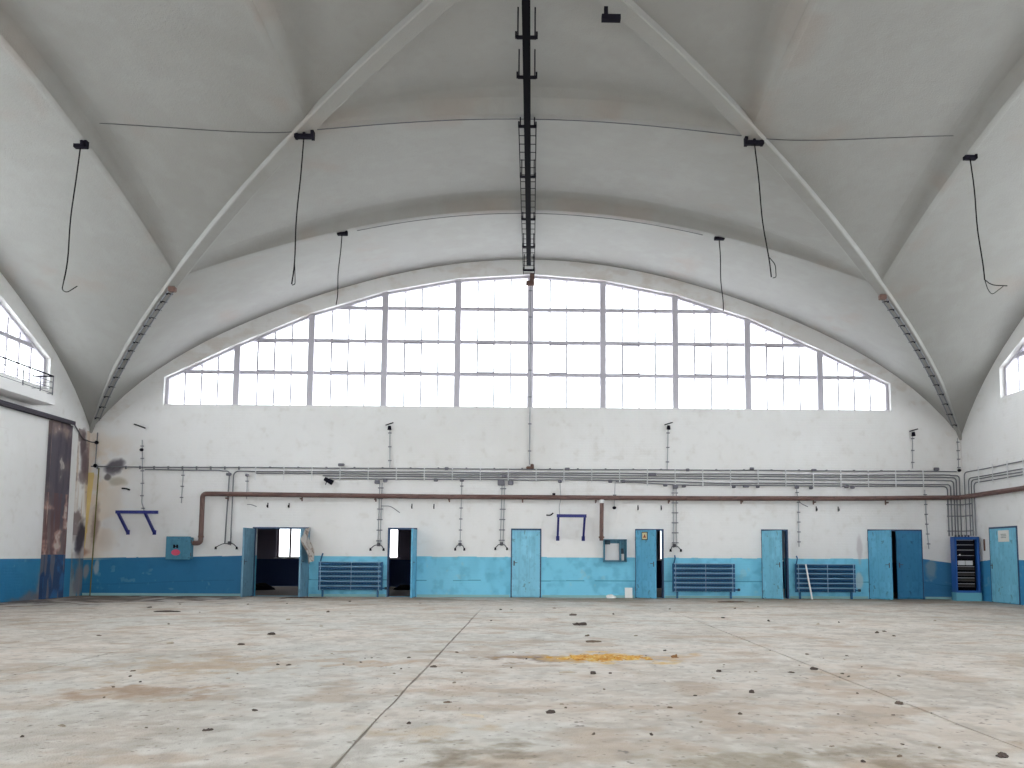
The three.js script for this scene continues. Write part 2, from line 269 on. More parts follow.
// local x runs to the right as one faces each wall from inside
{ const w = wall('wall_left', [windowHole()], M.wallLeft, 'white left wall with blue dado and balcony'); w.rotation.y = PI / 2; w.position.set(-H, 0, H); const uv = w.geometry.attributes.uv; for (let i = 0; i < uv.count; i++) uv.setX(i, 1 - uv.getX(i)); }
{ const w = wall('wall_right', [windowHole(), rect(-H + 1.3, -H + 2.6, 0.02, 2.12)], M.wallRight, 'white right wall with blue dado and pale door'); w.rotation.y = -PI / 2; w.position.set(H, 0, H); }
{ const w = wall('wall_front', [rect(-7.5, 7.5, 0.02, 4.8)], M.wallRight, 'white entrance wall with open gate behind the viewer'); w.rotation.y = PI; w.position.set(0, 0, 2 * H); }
{ // skirting between the doors
  const cuts = [[-H, DOORS[0][0]], [DOORS[0][1], DOORS[1][0]], [DOORS[1][1], DOORS[2][0]], [DOORS[2][1], DOORS[3][0]], [DOORS[3][1], DOORS[4][0]], [DOORS[4][1], DOORS[5][0]], [DOORS[5][1], H]];
  const b = structGroup('baseboard_back', 'pale green cement skirting along the back wall', 'skirting');
  for (const [a, c] of cuts) mesh('skirting', rbox(c - a - 0.06, 0.075, 0.03, (a + c) / 2, 0.038, 0.012, 0.008), M.skirting, b);
}

// ---------------------------------------------------------------- ceiling: groin vault with arch ribs and diagonal ribs
function vaultPanel(s0, s1) {
  const ns = 6, nt = 56, th = 0.25, rows = [];
  const dip = (s) => s1 >= H ? 0 : ((s - s0) / (s1 - s0)) ** 1.6;
  const P = (s, t, up) => { const u = t * (H - s); return [u, shell(u, s) - stepDepth(t) * dip(s) + up, s]; };
  const pos = [], idx = [];
  for (const up of [0, th]) for (let j = 0; j <= ns; j++) for (let i = 0; i <= nt; i++) pos.push(...P(mix(s0, s1, j / ns), -1 + 2 * i / nt, up));
  const id = (l, j, i) => l * (ns + 1) * (nt + 1) + j * (nt + 1) + i;
  for (let j = 0; j < ns; j++) for (let i = 0; i < nt; i++) { const a = id(0, j, i), b = id(0, j, i + 1), c = id(0, j + 1, i), d = id(0, j + 1, i + 1), o = id(1, 0, 0); idx.push(a, b, c, b, d, c); idx.push(a + o, c + o, b + o, b + o, c + o, d + o); }
  const g = new THREE.BufferGeometry(); g.setAttribute('position', new THREE.Float32BufferAttribute(pos, 3)); g.setIndex(idx); g.computeVertexNormals();
  const sp = [], si = []; const strip = (f, n) => { for (let i = 0; i < n; i++) { const o = sp.length / 3; sp.push(...f(i, 0), ...f(i + 1, 0), ...f(i, th), ...f(i + 1, th)); si.push(o, o + 1, o + 2, o + 1, o + 3, o + 2); } };
  strip((i, up) => P(s0, 1 - 2 * i / nt, up), nt); strip((i, up) => P(s1, -1 + 2 * i / nt, up), nt); strip((i, up) => P(mix(s0, s1, i / ns), -1, up), ns); strip((i, up) => P(mix(s1, s0, i / ns), 1, up), ns);
  const e = new THREE.BufferGeometry(); e.setAttribute('position', new THREE.Float32BufferAttribute(sp, 3)); e.setIndex(si); e.computeVertexNormals();
  for (const q of [g, e]) uvBy(q, (x, y, z) => [(x + H) / (2 * H), z / (2 * H)]);
  return merge([g, e]);
}
function sweep(stations, closed = true) {                        // list of rings of points -> skin with caps, creased
  const tri = []; const n = stations[0].length;
  for (let i = 0; i < stations.length - 1; i++) for (let k = 0; k < n; k++) { const a = stations[i][k], b = stations[i][(k + 1) % n], c = stations[i + 1][k], d = stations[i + 1][(k + 1) % n]; tri.push(a, c, b, b, c, d); }
  for (const [st, f] of [[stations[0], 1], [stations[stations.length - 1], -1]]) for (let k = 1; k < n - 1; k++) f > 0 ? tri.push(st[0], st[k], st[k + 1]) : tri.push(st[0], st[k + 1], st[k]);
  const p = new Float32Array(tri.length * 3); tri.forEach((v, i) => { p[3 * i] = v.x; p[3 * i + 1] = v.y; p[3 * i + 2] = v.z; });
  const g = new THREE.BufferGeometry(); g.setAttribute('position', new THREE.BufferAttribute(p, 3)); return g;
}
function crease(g, angle) {                                      // smooth normals inside the crease angle
  const p = g.attributes.position, n = new Float32Array(p.count * 3), map = new Map(), fn = [], a = V(), b = V(), c = V();
  const key = (i) => `${Math.round(p.getX(i) * 2000)},${Math.round(p.getY(i) * 2000)},${Math.round(p.getZ(i) * 2000)}`;
  for (let f = 0; f < p.count / 3; f++) { a.fromBufferAttribute(p, 3 * f); b.fromBufferAttribute(p, 3 * f + 1); c.fromBufferAttribute(p, 3 * f + 2); const w = b.clone().sub(a).cross(c.clone().sub(a)); fn.push(w); for (let k = 0; k < 3; k++) { const q = key(3 * f + k); map.has(q) ? map.get(q).push(f) : map.set(q, [f]); } }
  const cs = Math.cos(angle);
  for (let f = 0; f < p.count / 3; f++) for (let k = 0; k < 3; k++) { const s = V(), u = fn[f].clone().normalize(); for (const o of map.get(key(3 * f + k))) if (fn[o].clone().normalize().dot(u) > cs) s.add(fn[o]); s.normalize(); n.set([s.x, s.y, s.z], 9 * f + 3 * k); }
  g.setAttribute('normal', new THREE.BufferAttribute(n, 3)); return g;
}
// each ring of the vault ends in a nose; a soft cove climbs from it to the next, higher ring
const stepDepth = (t) => 0.03 + 0.29 * Math.max(0, 1 - t * t) ** 0.8;
const ribUnder = (u, s) => shell(u, s) - stepDepth(clamp(u / (H - s), -1, 1));
const RIB_PROFILE = [[0.8, 0.05], [0.8, 0.0], [0.62, -0.035], [0.47, -0.1], [0.34, -0.22], [0.24, -0.4], [0.17, -0.62], [0.13, -0.85], [0.11, -0.99], [0.09, -1.02], [0.0, -1.03], [-0.06, -0.98], [-0.06, -0.6]];
function archRib(s) {
  const st = [];
  for (let i = 0; i <= 72; i++) { const t = -1 + 2 * i / 72, d = stepDepth(t); st.push(RIB_PROFILE.map(([ds, k]) => { const q = s + ds, u = t * (H - q); return V(u, shell(u, q) + (k > 0 ? k : k * d), q); })); }
  return uvBy(crease(sweep(st), 0.5), (x, y, z) => [(x + H) / (2 * H), z / (2 * H)]);
}
const DIAG_D = 0.13;
function diagRib() {                                             // from the back left corner to the crown
  const st = [];
  for (let i = 0; i <= 60; i++) {
    const s = 0.02 + (H - 0.02) * i / 60, u = H - s, h = shell(u, s), q = Math.SQRT1_2;
    const w = 0.04 + 0.07 * sst(0, 1.6, s) + 0.055 * s / H, rise = 0.1 + 0.2 * sst(5, 0, s);
    st.push([[-w, rise], [-w, -DIAG_D + 0.02], [-w + 0.02, -DIAG_D], [w - 0.02, -DIAG_D], [w, -DIAG_D + 0.02], [w, rise]].map(([a, b]) => V(-u + a * q, h + b, s - a * q)));
  }
  return uvBy(crease(sweep(st), 0.6), (x, y, z) => [(x + H) / (2 * H), z / (2 * H)]);
}
{
  const c = structGroup('ceiling', 'grey-white concrete groin vault with arched and diagonal ribs', 'ceiling');
  const panels = [vaultPanel(0, S1), vaultPanel(S1, S2), vaultPanel(S2, H)], ribs = [archRib(S1), archRib(S2)], dg = diagRib();
  for (let k = 0; k < 4; k++) {
    const add = (n, g) => { const o = mesh(n, g, M.vault, c); o.rotation.y = k * PI / 2; o.position.set(0, 0, H).sub(V(0, 0, H).applyAxisAngle(V(0, 1, 0), k * PI / 2)); };
    for (const p of panels) add('vault_panel', p); for (const r of ribs) add('arch_rib', r); add('diagonal_rib', dg);
  }
}

// ---------------------------------------------------------------- the four arched windows
const topAt = (x) => { for (let i = 0; i < 10; i++) if (x <= WIN_X[i + 1] + 1e-6) return mix(WIN_T[i], WIN_T[i + 1], clamp((x - WIN_X[i]) / (WIN_X[i + 1] - WIN_X[i]))); return WIN_T[10]; };
const ROWS = [SILL, 6.79, 7.8, 8.84, 12];
function clipPoly(poly, inside, cut) { const o = []; poly.forEach((p, i) => { const q = poly[(i + 1) % poly.length], a = inside(p), b = inside(q); if (a >= 0) o.push(p); if ((a >= 0) !== (b >= 0)) { const t = a / (a - b); o.push([mix(p[0], q[0], t), mix(p[1], q[1], t)]); } }); return o; }
function polyPrism(poly, d, z) { const sh = new THREE.Shape(); sh.moveTo(...poly[0]); for (const p of poly.slice(1)) sh.lineTo(...p); sh.closePath(); return new THREE.ExtrudeGeometry(sh, { depth: d, bevelEnabled: false }).translate(0, 0, z - d / 2); }
function makeWindow(name, label) {
  const w = structGroup(name, label, 'window'), Z = -0.22;
  mesh('sill', rbox(2 * WX, 0.06, 0.3, 0, SILL + 0.03, -0.2, 0.01), M.white, w);
  for (let i = 0; i < 10; i++) {
    const x0 = WIN_X[i], x1 = WIN_X[i + 1], top = (x) => topAt(x) - 0.05, half = 0.095;
    const A = x0 + (i ? half : 0.05), B = x1 - (i < 9 ? half : 0.05);
    mesh('head_bar', polyPrism([[x0, topAt(x0) - 0.07], [x1, topAt(x1) - 0.07], [x1, topAt(x1)], [x0, topAt(x0)]], 0.16, Z), M.frame, w);
    if (i) mesh('mullion', rbox(2 * half, topAt(x0) - SILL - 0.06, 0.24, x0, (topAt(x0) + SILL) / 2 + 0.02, Z, 0.015), M.frame, w);
    else mesh('jamb', rbox(0.1, topAt(x0) - SILL - 0.06, 0.2, x0 + 0.05, (topAt(x0) + SILL) / 2, Z, 0.01), M.frame, w);
    if (i === 9) mesh('jamb', rbox(0.1, topAt(x1) - SILL - 0.06, 0.2, x1 - 0.05, (topAt(x1) + SILL) / 2, Z, 0.01), M.frame, w);
    const cols = [0, 1, 2, 3, 4].map((k) => mix(A, B, k / 4));
    for (let k = 1; k < 4; k++) { const x = cols[k], t = topAt(x) - 0.05; mesh('glazing_bar', box(0.04, t - SILL - 0.05, 0.05, x, (t + SILL + 0.05) / 2, Z), M.bars, w); }
    for (let r = 1; r < 4; r++) {
      const p = clipPoly([[A, ROWS[r] - 0.055], [B, ROWS[r] - 0.055], [B, ROWS[r] + 0.055], [A, ROWS[r] + 0.055]], ([x, y]) => topAt(x) - y - 0.03);
      if (p.length > 2 && Math.max(...p.map((q) => q[0])) - Math.min(...p.map((q) => q[0])) > 0.2) mesh('transom', polyPrism(p, 0.09, Z), M.frame, w);
    }
    for (let k = 0; k < 4; k++) for (let r = 0; r < 4; r++) {
      const p = clipPoly([[cols[k] + 0.012, ROWS[r] + 0.03], [cols[k + 1] - 0.012, ROWS[r] + 0.03], [cols[k + 1] - 0.012, ROWS[r + 1] - 0.03], [cols[k] + 0.012, ROWS[r + 1] - 0.03]], ([x, y]) => topAt(x) - y - 0.06);
      if (p.length < 3) continue; const h = Math.max(...p.map((q) => q[1])) - Math.min(...p.map((q) => q[1])); if (h < 0.06) continue;
      mesh('pane', polyPrism(p, 0.006, Z), M.glass, w);
    }
    if (i > 0 && i < 9) { // hinged vent sash in the second row
      const a = cols[1], b = cols[2], y0 = ROWS[1] + 0.05, y1 = ROWS[2] - 0.05; if (topAt(a) > ROWS[2] && topAt(b) > ROWS[2]) mesh('vent_sash', [box(b - a, 0.045, 0.07, (a + b) / 2, y0, Z + 0.02), box(b - a, 0.045, 0.07, (a + b) / 2, y1, Z + 0.02), box(0.045, y1 - y0, 0.07, a, (y0 + y1) / 2, Z + 0.02), box(0.045, y1 - y0, 0.07, b, (y0 + y1) / 2, Z + 0.02)], M.bars, w);
    }
  }
  return w;
}
function cloneWindow(src, name, label, turn, x, z) { const c = src.clone(); c.name = name; c.userData = { kind: 'structure', label, category: 'window' }; c.rotation.y = turn; c.position.set(x, 0, z); scene.add(c); }
const win1 = makeWindow('window_1', 'great arched window of white bars across the back wall');
cloneWindow(win1, 'window_2', 'arched window behind the balcony railing on the left wall', PI / 2, -H, H);
cloneWindow(win1, 'window_3', 'arched window high on the right wall', -PI / 2, H, H);

// ---------------------------------------------------------------- rooms behind the doors
{
  const ZB = -7.2, HT = 2.9, yd = 1.06, a = structGroup('wall_annex', 'dark blue and grey walls of the rooms behind the doors', 'wall');
  const holes = [[-9.85, -8.33], [-6.55, -5.09], [-1.2, 0.3], [5.08, 6.55], [8.5, 9.98]];
  const rear = (name, y0, y1, m, cut) => { const sh = new THREE.Shape(); sh.moveTo(-H, y0); sh.lineTo(H, y0); sh.lineTo(H, y1); sh.lineTo(-H, y1); sh.closePath(); if (cut) for (const [p, q] of holes) hole(sh, rect(p, q, y0 + 0.02, 2.45)); mesh(name, new THREE.ExtrudeGeometry(sh, { depth: 0.3, bevelEnabled: false }).translate(0, 0, ZB - 0.3), m, a); };
  rear('rear_dado', 0, yd, M.annexDado); rear('rear_wall', yd, HT, M.annexUpper, true);
  for (const x of [-H + 0.05, -6.35, -2.3, 1.8, 6.9, 10.15, H - 0.05]) { mesh('partition_dado', box(0.12, yd, -ZB - WT, x, yd / 2, (ZB - WT) / 2), M.annexDado, a); mesh('partition_wall', box(0.12, HT - yd, -ZB - WT, x, (HT + yd) / 2, (ZB - WT) / 2), M.annexUpper, a); }
  const fl = struct('floor_annex', box(2 * H, 0.12, -ZB, 0, -0.062, ZB / 2), M.annexFloor, 'brown-grey floor of the rooms behind the doors', 'floor');
  const ce = struct('ceiling_annex', box(2 * H, 0.2, -ZB + 0.3 - WT, 0, HT + 0.1, (ZB - 0.3 - WT) / 2), M.annexUpper, 'flat ceiling of the rooms behind the doors', 'ceiling');
  const where = ['seen through the open double doorway', 'seen through the narrow open doorway', 'behind the closed blue door', 'glimpsed past the door with the warning sign', 'glimpsed past the half-open door by the leaning stick'];
  holes.forEach(([p, q], i) => {
    const w = structGroup(`window_${4 + i}`, `annex window ${where[i]}`, 'window'), y0 = yd + 0.02, y1 = 2.45, m = (p + q) / 2 - (i === 0 ? -0.0 : 0), z = ZB - 0.12;
    mesh('casement', [box(q - p, 0.07, 0.08, (p + q) / 2, y0 + 0.035, z), box(q - p, 0.07, 0.08, (p + q) / 2, y1 - 0.035, z), box(0.07, y1 - y0, 0.08, p + 0.035, (y0 + y1) / 2, z), box(0.07, y1 - y0, 0.08, q - 0.035, (y0 + y1) / 2, z)], M.annexFrame, w);
    for (const t of [1, 2]) mesh('mullion', box(0.07, y1 - y0 - 0.14, 0.07, mix(p, q, t / 3), (y0 + y1) / 2, z), M.annexFrame, w);
    for (const t of [0, 1, 2]) mesh('pane', box((q - p) / 3 - 0.08, y1 - y0 - 0.15, 0.006, mix(p, q, (t + 0.5) / 3), (y0 + y1) / 2, z), M.glass, w);
    mesh('window_board', rbox(q - p + 0.1, 0.035, 0.16, (p + q) / 2, y0 + 0.018, ZB + 0.06), M.zincPale, w);
  });
}

// ---------------------------------------------------------------- doors
function doorFrame(parent, x0, x1, h) { mesh('frame', [box(0.05, h, 0.16, x0 + 0.025, h / 2, -0.06), box(0.05, h, 0.16, x1 - 0.025, h / 2, -0.06), box(x1 - x0, 0.05, 0.16, (x0 + x1) / 2, h - 0.025, -0.06)], M.doorFrame, parent); }
function leaf(parent, hx, w, h, turn, m, handle = true) {          // hinged at (hx, 0.012, 0.0), runs along its own +x
  const t = 0.04, g = [rbox(w, h, t, w / 2, h / 2, 0, 0.006)];
  for (const s of [-1, 1]) g.push(box(w - 0.02, 0.05, 0.008, w / 2, h - 0.035, s * (t / 2 + 0.003)), box(w - 0.02, 0.05, 0.008, w / 2, 0.035, s * (t / 2 + 0.003)), box(0.05, h - 0.14, 0.008, 0.035, h / 2, s * (t / 2 + 0.003)), box(0.05, h - 0.14, 0.008, w - 0.035, h / 2, s * (t / 2 + 0.003)));
  const geo = uvBy(merge(g), (x, y, z) => [x + 0.13 * hx, y / 2.1]);
  const l = mesh('leaf', geo, m, parent); l.position.set(hx, 0.015, 0.0); l.rotation.y = turn;
  if (handle) for (const s of [-1, 1]) mesh('handle', [rbox(0.035, 0.15, 0.01, w - 0.07, 1.0, s * (t / 2 + 0.006), 0.004), rod(V(w - 0.07, 1.02, s * t / 2), V(w - 0.07, 1.02, s * 0.065), 0.009), rod(V(w - 0.07, 1.02, s * 0.065), V(w - 0.17, 1.015, s * 0.065), 0.01)], M.steel, l);
  for (const y of [0.25, h - 0.25]) mesh('hinge', new THREE.CylinderGeometry(0.013, 0.013, 0.12, 8).translate(-0.006, y, 0.024), M.steel, l);
  return l;
}
const doorAt = (n, label) => structGroup(`door_${n}`, label, 'door');
{ // 1: double doorway, both leaves thrown open, the right one with its lining torn
  const [a, b, h] = DOORS[0], d = doorAt(1, 'open grey-blue steel double door with torn sheet on right leaf'); doorFrame(d, a, b, h);
  const l = leaf(d, a + 0.03, 0.8, h - 0.06, -PI * 0.505, M.doorGrey), r = leaf(d, b - 0.03, 0.8, h - 0.06, PI + PI * 0.495, M.doorGrey);
  for (const o of [l, r]) mesh('cross_brace', [bar(V(0.06, 1.0, 0.028), V(0.74, 1.9, 0.028), 0.012, 0.035), bar(V(0.74, 1.0, 0.028), V(0.06, 1.9, 0.028), 0.012, 0.035), bar(V(0.06, 0.06, 0.028), V(0.74, 1.0, 0.028), 0.012, 0.035)], M.doorGrey, o).position.z = o === r ? -0.056 : 0;
  // torn lining: a curled sheet peeling off the upper half of the right leaf
  const g = new THREE.PlaneGeometry(0.78, 1.0, 12, 16), p = g.attributes.position;
  for (let i = 0; i < p.count; i++) { const x = p.getX(i), y = p.getY(i), k = (y + 0.475) / 0.95; const nx = x * (0.55 + 0.45 * Math.sin(k * PI * 0.85)) + 0.06 * Math.sin(y * 9); p.setXYZ(i, nx + 0.42, y + 1.5 - 0.12 * x, -0.05 - 0.16 * (1 - k) ** 2 - 0.05 * Math.sin(x * 8 + y * 5)); }
  g.computeVertexNormals(); mesh('torn_sheet', g, M.sheet, r);
}
{ const [a, b, h] = DOORS[1], d = doorAt(2, 'narrow blue door standing wide open beside the left radiator'); doorFrame(d, a, b, h); leaf(d, b - 0.03, 0.78, h - 0.06, PI + PI * 0.5, M.doorCyan); }
{ const [a, b, h] = DOORS[2], d = doorAt(3, 'closed flat cyan door in the middle of the back wall'); doorFrame(d, a, b, h); leaf(d, b - 0.03, b - a - 0.06, h - 0.06, PI, M.doorPale); }
{ const [a, b, h] = DOORS[3], d = doorAt(4, 'half-open cyan door carrying a small yellow warning sign'); doorFrame(d, a, b, h); const l = leaf(d, a + 0.03, b - a - 0.06, h - 0.06, -0.9, M.doorCyan);
  const cv = document.createElement('canvas'); cv.width = cv.height = 128; const x = cv.getContext('2d'); x.fillStyle = '#2c2a26'; x.fillRect(0, 0, 128, 128); x.fillStyle = '#d8cfa6'; x.fillRect(12, 12, 104, 104); x.fillStyle = '#b0552f'; x.beginPath(); x.moveTo(64, 34); x.lineTo(98, 94); x.lineTo(30, 94); x.closePath(); x.fill(); x.fillStyle = '#5a2a20'; x.fillRect(58, 52, 12, 28);
  const t = new THREE.CanvasTexture(cv); t.colorSpace = THREE.SRGBColorSpace;
  const s = mesh('warning_sign', rbox(0.24, 0.24, 0.008, 0.38, 1.83, 0.03, 0.003), mat(0xffffff, 0.6, { map: t }), l); uvBy(s.geometry, (px, py) => [(px - 0.26) / 0.24, (py - 1.71) / 0.24]); s.userData.label = 'small square yellow sign with dark border'; }
{ const [a, b, h] = DOORS[4], d = doorAt(5, 'half-open cyan door left of the radiator with leaning stick'); doorFrame(d, a, b, h); leaf(d, a + 0.03, b - a - 0.06, h - 0.06, -1.03, M.doorPale); }
{ const [a, b, h] = DOORS[5], d = doorAt(6, 'blue steel double door with left leaf ajar near the corner'); doorFrame(d, a, b, h); const w = (b - a - 0.06) / 2; leaf(d, a + 0.03, w, h - 0.06, -1.1, M.doorCyan); leaf(d, b - 0.03, w, h - 0.06, PI + 0.09, M.doorDeep); }
{ const d = doorAt(7, 'closed pale cyan door with white notice on the right wall'); d.rotation.y = -PI / 2; d.position.set(H, 0, H); const a = -H + 1.3, b = -H + 2.6; doorFrame(d, a, b, 2.12); const l = leaf(d, b - 0.03, b - a - 0.06, 2.06, PI, M.doorPale);
  const cv = document.createElement('canvas'); cv.width = 192; cv.height = 128; const x = cv.getContext('2d'); x.fillStyle = '#eceae4'; x.fillRect(0, 0, 192, 128); x.fillStyle = '#74767a'; for (let i = 0; i < 3; i++) for (let k = 0; k < 7; k++) x.fillRect(50 + k * 14 + (i % 2) * 4, 40 + i * 18, 9, 9);
  const t = new THREE.CanvasTexture(cv); t.colorSpace = THREE.SRGBColorSpace; const s = mesh('notice', rbox(0.5, 0.32, 0.008, 0.56, 1.84, -0.03, 0.003), mat(0xffffff, 0.7, { map: t }), l); uvBy(s.geometry, (px, py) => [1 - (px - 0.31) / 0.5, (py - 1.68) / 0.32]); s.userData.label = 'white paper notice with grey print'; }

// ---------------------------------------------------------------- stained pilaster, gate rail and balcony on the left wall
{
  const g = box(0.1, 4.88, 0.95, -H + 0.05, 2.44, 1.56); uvBy(g, (x, y, z) => [(z - 0.9) / 1.2 + (x + H) * 0.6, y / 4.9]);
  const o = single('pilaster', g, M.stain, 'rust-brown water-stained pilaster on the left wall', 'pilaster'); o.userData.kind = 'structure';
}
single('gate_rail', [box(0.16, 0.025, 24, -H + 0.1, 4.99, 13.1), box(0.025, 0.1, 24, -H + 0.17, 4.94, 13.1), box(0.025, 0.1, 24, -H + 0.035, 4.94, 13.1)], M.rail, 'dark steel sliding-gate rail under the balcony', 'rail');
{
  const b = thing('balcony', 'white concrete balcony with thin steel railing below the left window', 'balcony');
  mesh('slab', rbox(0.6, 0.25, 20.8, -H + 0.3, 5.275, 13.2, 0.012), M.white, b);
  const X = -H + 0.55, y0 = 5.4, z0 = 2.86, z1 = 23.54;
  for (let i = 0; i <= 17; i++) { const z = mix(z0, z1, i / 17); mesh('post', rod(V(X, y0, z), V(X, y0 + 0.52, z), 0.015), M.steel, b); }
  mesh('handrail', tube(bend([V(-H, y0 + 0.52, z0), V(X, y0 + 0.52, z0), V(X, y0 + 0.52, z1)], 0.02), 0.02), M.dark, b);
  for (const h of [0.06, 0.2, 0.36]) mesh('mid_rail', tube(bend([V(-H, y0 + h, z0), V(X, y0 + h, z0), V(X, y0 + h, h === 0.06 ? z1 : z1)], 0.01), 0.008, 6), M.steel, b);
  mesh('end_post', rod(V(-H + 0.22, y0, z0), V(-H + 0.22, y0 + 0.52, z0), 0.012), M.steel, b);
}

// ---------------------------------------------------------------- heating pipe
{
  const p = thing('heating_pipe', 'fat rusty-brown lagged pipe running along the walls above the doors', 'pipe');
  const z = 0.2;
  mesh('main_run', tube(bend([V(-9.91, 1.56, z), V(-9.69, 1.56, z), V(-9.69, 3.02, z), V(-3, 2.98, z), V(5, 2.98, z), V(10, 3.01, z), V(H - 0.2, 3.06, z), V(H - 0.2, 3.08, 4), V(H - 0.2, 3.1, 20)], 0.12), 0.07, 12), M.pipe, p);
  mesh('branch', tube([V(2.17, 2.98, z), V(2.16, 1.9, z), V(2.16, 1.7, z)], 0.06, 12), M.pipe, p);
  mesh('tee_collar', new THREE.CylinderGeometry(0.075, 0.075, 0.1, 12).translate(2.17, 2.87, z), M.zincPale, p);
  for (const [x, y] of [[-9.69, 1.75], [2.16, 1.8]]) mesh('flange', new THREE.CylinderGeometry(0.082, 0.082, 0.05, 12).translate(x, y, z), M.brown, p);
  for (let x = -9; x < 13; x += 2.2) mesh('bracket', [box(0.04, 0.04, 0.18, x, 2.895, 0.115), box(0.04, 0.14, 0.012, x, 2.9, 0.03)], M.pipe, p);
}

// ---------------------------------------------------------------- conduit bundle across the back wall
const wig = (x, k) => 0.012 * (vn(x * 0.7, k * 13.7) - 0.5) * 2;
function run(y, x0, x1, z, k, f = () => 0) { const o = []; const n = Math.max(2, Math.ceil((x1 - x0) / 0.6)); for (let i = 0; i <= n; i++) { const x = mix(x0, x1, i / n); o.push(V(x, y + wig(x, k) + f(x), z)); } return o; }
const slope = (x) => (x + 13) * 0.0016;
{
  const c = thing('cable_bundle', 'bundle of grey cables clipped along the back wall below the window', 'cables');
  const R = 0.019, Z = 0.05, part = (pts, r = R, m = M.zinc) => mesh('conduit', tube(pts, r, 6), m, c);
  part(run(3.82, -13.1, 13.0, Z, 1, slope));
  part([...bend([V(-9.04, 1.55, Z), V(-8.98, 3.72, Z), V(-9.2, 3.72, Z)], 0.16), ...run(3.745, -11.5, -9.3, Z, 2).reverse()]);
  const down = (y, x0, xd, yend, k, f) => [...run(y, x0, xd - 0.3, Z, k, f), ...bend([V(xd - 0.25, y + f(xd - 0.25), Z), V(xd, y + f(xd), Z), V(xd, yend, Z)], 0.22)];
  const s0 = (x) => slope(x) - 0.0;
  part([...bend([V(-8.87, 1.5, Z), V(-8.86, 3.72, Z), V(-8.5, 3.72, Z)], 0.18), ...down(3.72, -8.3, 13.08, 1.9, 3, (x) => 0.0012 * (x + 8))]);
  part(down(3.655, -8.2, 12.98, 1.9, 4, (x) => 0.001 * (x + 8)));
  part(down(3.60, -6.2, 12.9, 1.9, 5, (x) => -0.0010 * (x + 6)));
  part(down(3.52, -6.0, 12.8, 1.9, 6, (x) => -0.055 * sst(2, 6, x)));
  part(down(3.47, 2.6, 12.7, 1.9, 7, (x) => -0.07 * sst(2.6, 5, x)));
  for (let x = -8.2, i = 0; x < 12.4; x += 0.42, i++) if (i % 2 === 0) mesh('clip_strip', rbox(0.03, x < 3.5 ? 0.42 : 0.54, 0.02, x, x < 3.5 ? 3.66 : 3.62, 0.076, 0.005), M.zincPale, c); else mesh('saddle', box(0.05, 0.03, 0.06, x, 3.82 + slope(x) + 0.02, 0.04), M.zinc, c);
  for (let x = -12.9; x < -8.6; x += 0.42) mesh('saddle', box(0.04, 0.1, 0.03, x, 3.8 + slope(x), 0.07), M.zinc, c);
  const jb = (x, y, w, h, m = M.jbox) => mesh('junction_box', rbox(w * 0.8, h * 0.85, 0.08, x, y, 0.085, 0.03), m, c);
  for (const [x, y, w, h] of [[-8.99, 3.62, 0.2, 0.1], [-8.45, 3.6, 0.12, 0.1], [-5.65, 3.93, 0.24, 0.1], [-4.56, 3.42, 0.2, 0.14], [-4.32, 3.46, 0.16, 0.12], [-2.81, 3.49, 0.16, 0.11], [-2.49, 3.84, 0.16, 0.1], [-2.03, 3.49, 0.16, 0.1], [-0.85, 3.42, 0.26, 0.2], [-0.56, 3.42, 0.2, 0.16], [-0.75, 3.62, 0.22, 0.1], [0.92, 3.48, 0.14, 0.12], [1.14, 3.85, 0.2, 0.1], [2.44, 3.49, 0.16, 0.11], [2.83, 3.49, 0.16, 0.11], [3.71, 3.7, 0.3, 0.13], [4.1, 3.38, 0.16, 0.09], [4.4, 3.34, 0.2, 0.14], [4.66, 3.36, 0.16, 0.1], [4.78, 3.85, 0.14, 0.1], [6.17, 3.35, 0.14, 0.1], [6.54, 3.37, 0.24, 0.1], [6.9, 3.36, 0.14, 0.1], [6.73, 3.9, 0.16, 0.1], [8.09, 3.35, 0.16, 0.12], [8.52, 3.33, 0.14, 0.1], [8.62, 3.87, 0.2, 0.09], [9.6, 3.38, 0.16, 0.12], [9.78, 3.36, 0.16, 0.12], [12.37, 3.93, 0.2, 0.12]]) jb(x, y, w, h);
  mesh('junction_box', [rbox(0.24, 0.07, 0.1, 0.02, 3.88, 0.1, 0.03), rbox(0.1, 0.12, 0.12, 0.08, 3.93, 0.1, 0.03)], M.brown, c);
}
{
  const c = thing('cable_bundle', 'grey cables along the right wall bending down to the blue cabinet', 'cables');
  const X = H - 0.05, part = (y, z, k) => { const o = []; for (let i = 0; i <= 30; i++) { const q = mix(20, z + 0.35, i / 30); o.push(V(X, y + wig(q, k), q)); } return mesh('conduit', tube([...o, ...bend([V(X, y, z + 0.3), V(X, y, z), V(X, 1.9, z)], 0.22)], 0.017, 6), M.zinc, c); };
  part(3.82, 0.2, 21); part(3.62, 0.42, 22); part(3.55, 0.56, 23); part(3.46, 0.7, 24);
  for (let z = 1.0; z < 19; z += 0.7) mesh('clip_strip', rbox(0.02, 0.5, 0.03, H - 0.076, 3.66, z, 0.005), M.zincPale, c);
  for (const y of [2.05, 2.5, 2.85]) { mesh('clip_strip', rbox(0.52, 0.03, 0.02, 12.9, y, 0.076, 0.005), M.zinc, c); mesh('clip_strip', rbox(0.02, 0.03, 0.5, H - 0.076, y, 0.34, 0.005), M.zinc, c); }
}

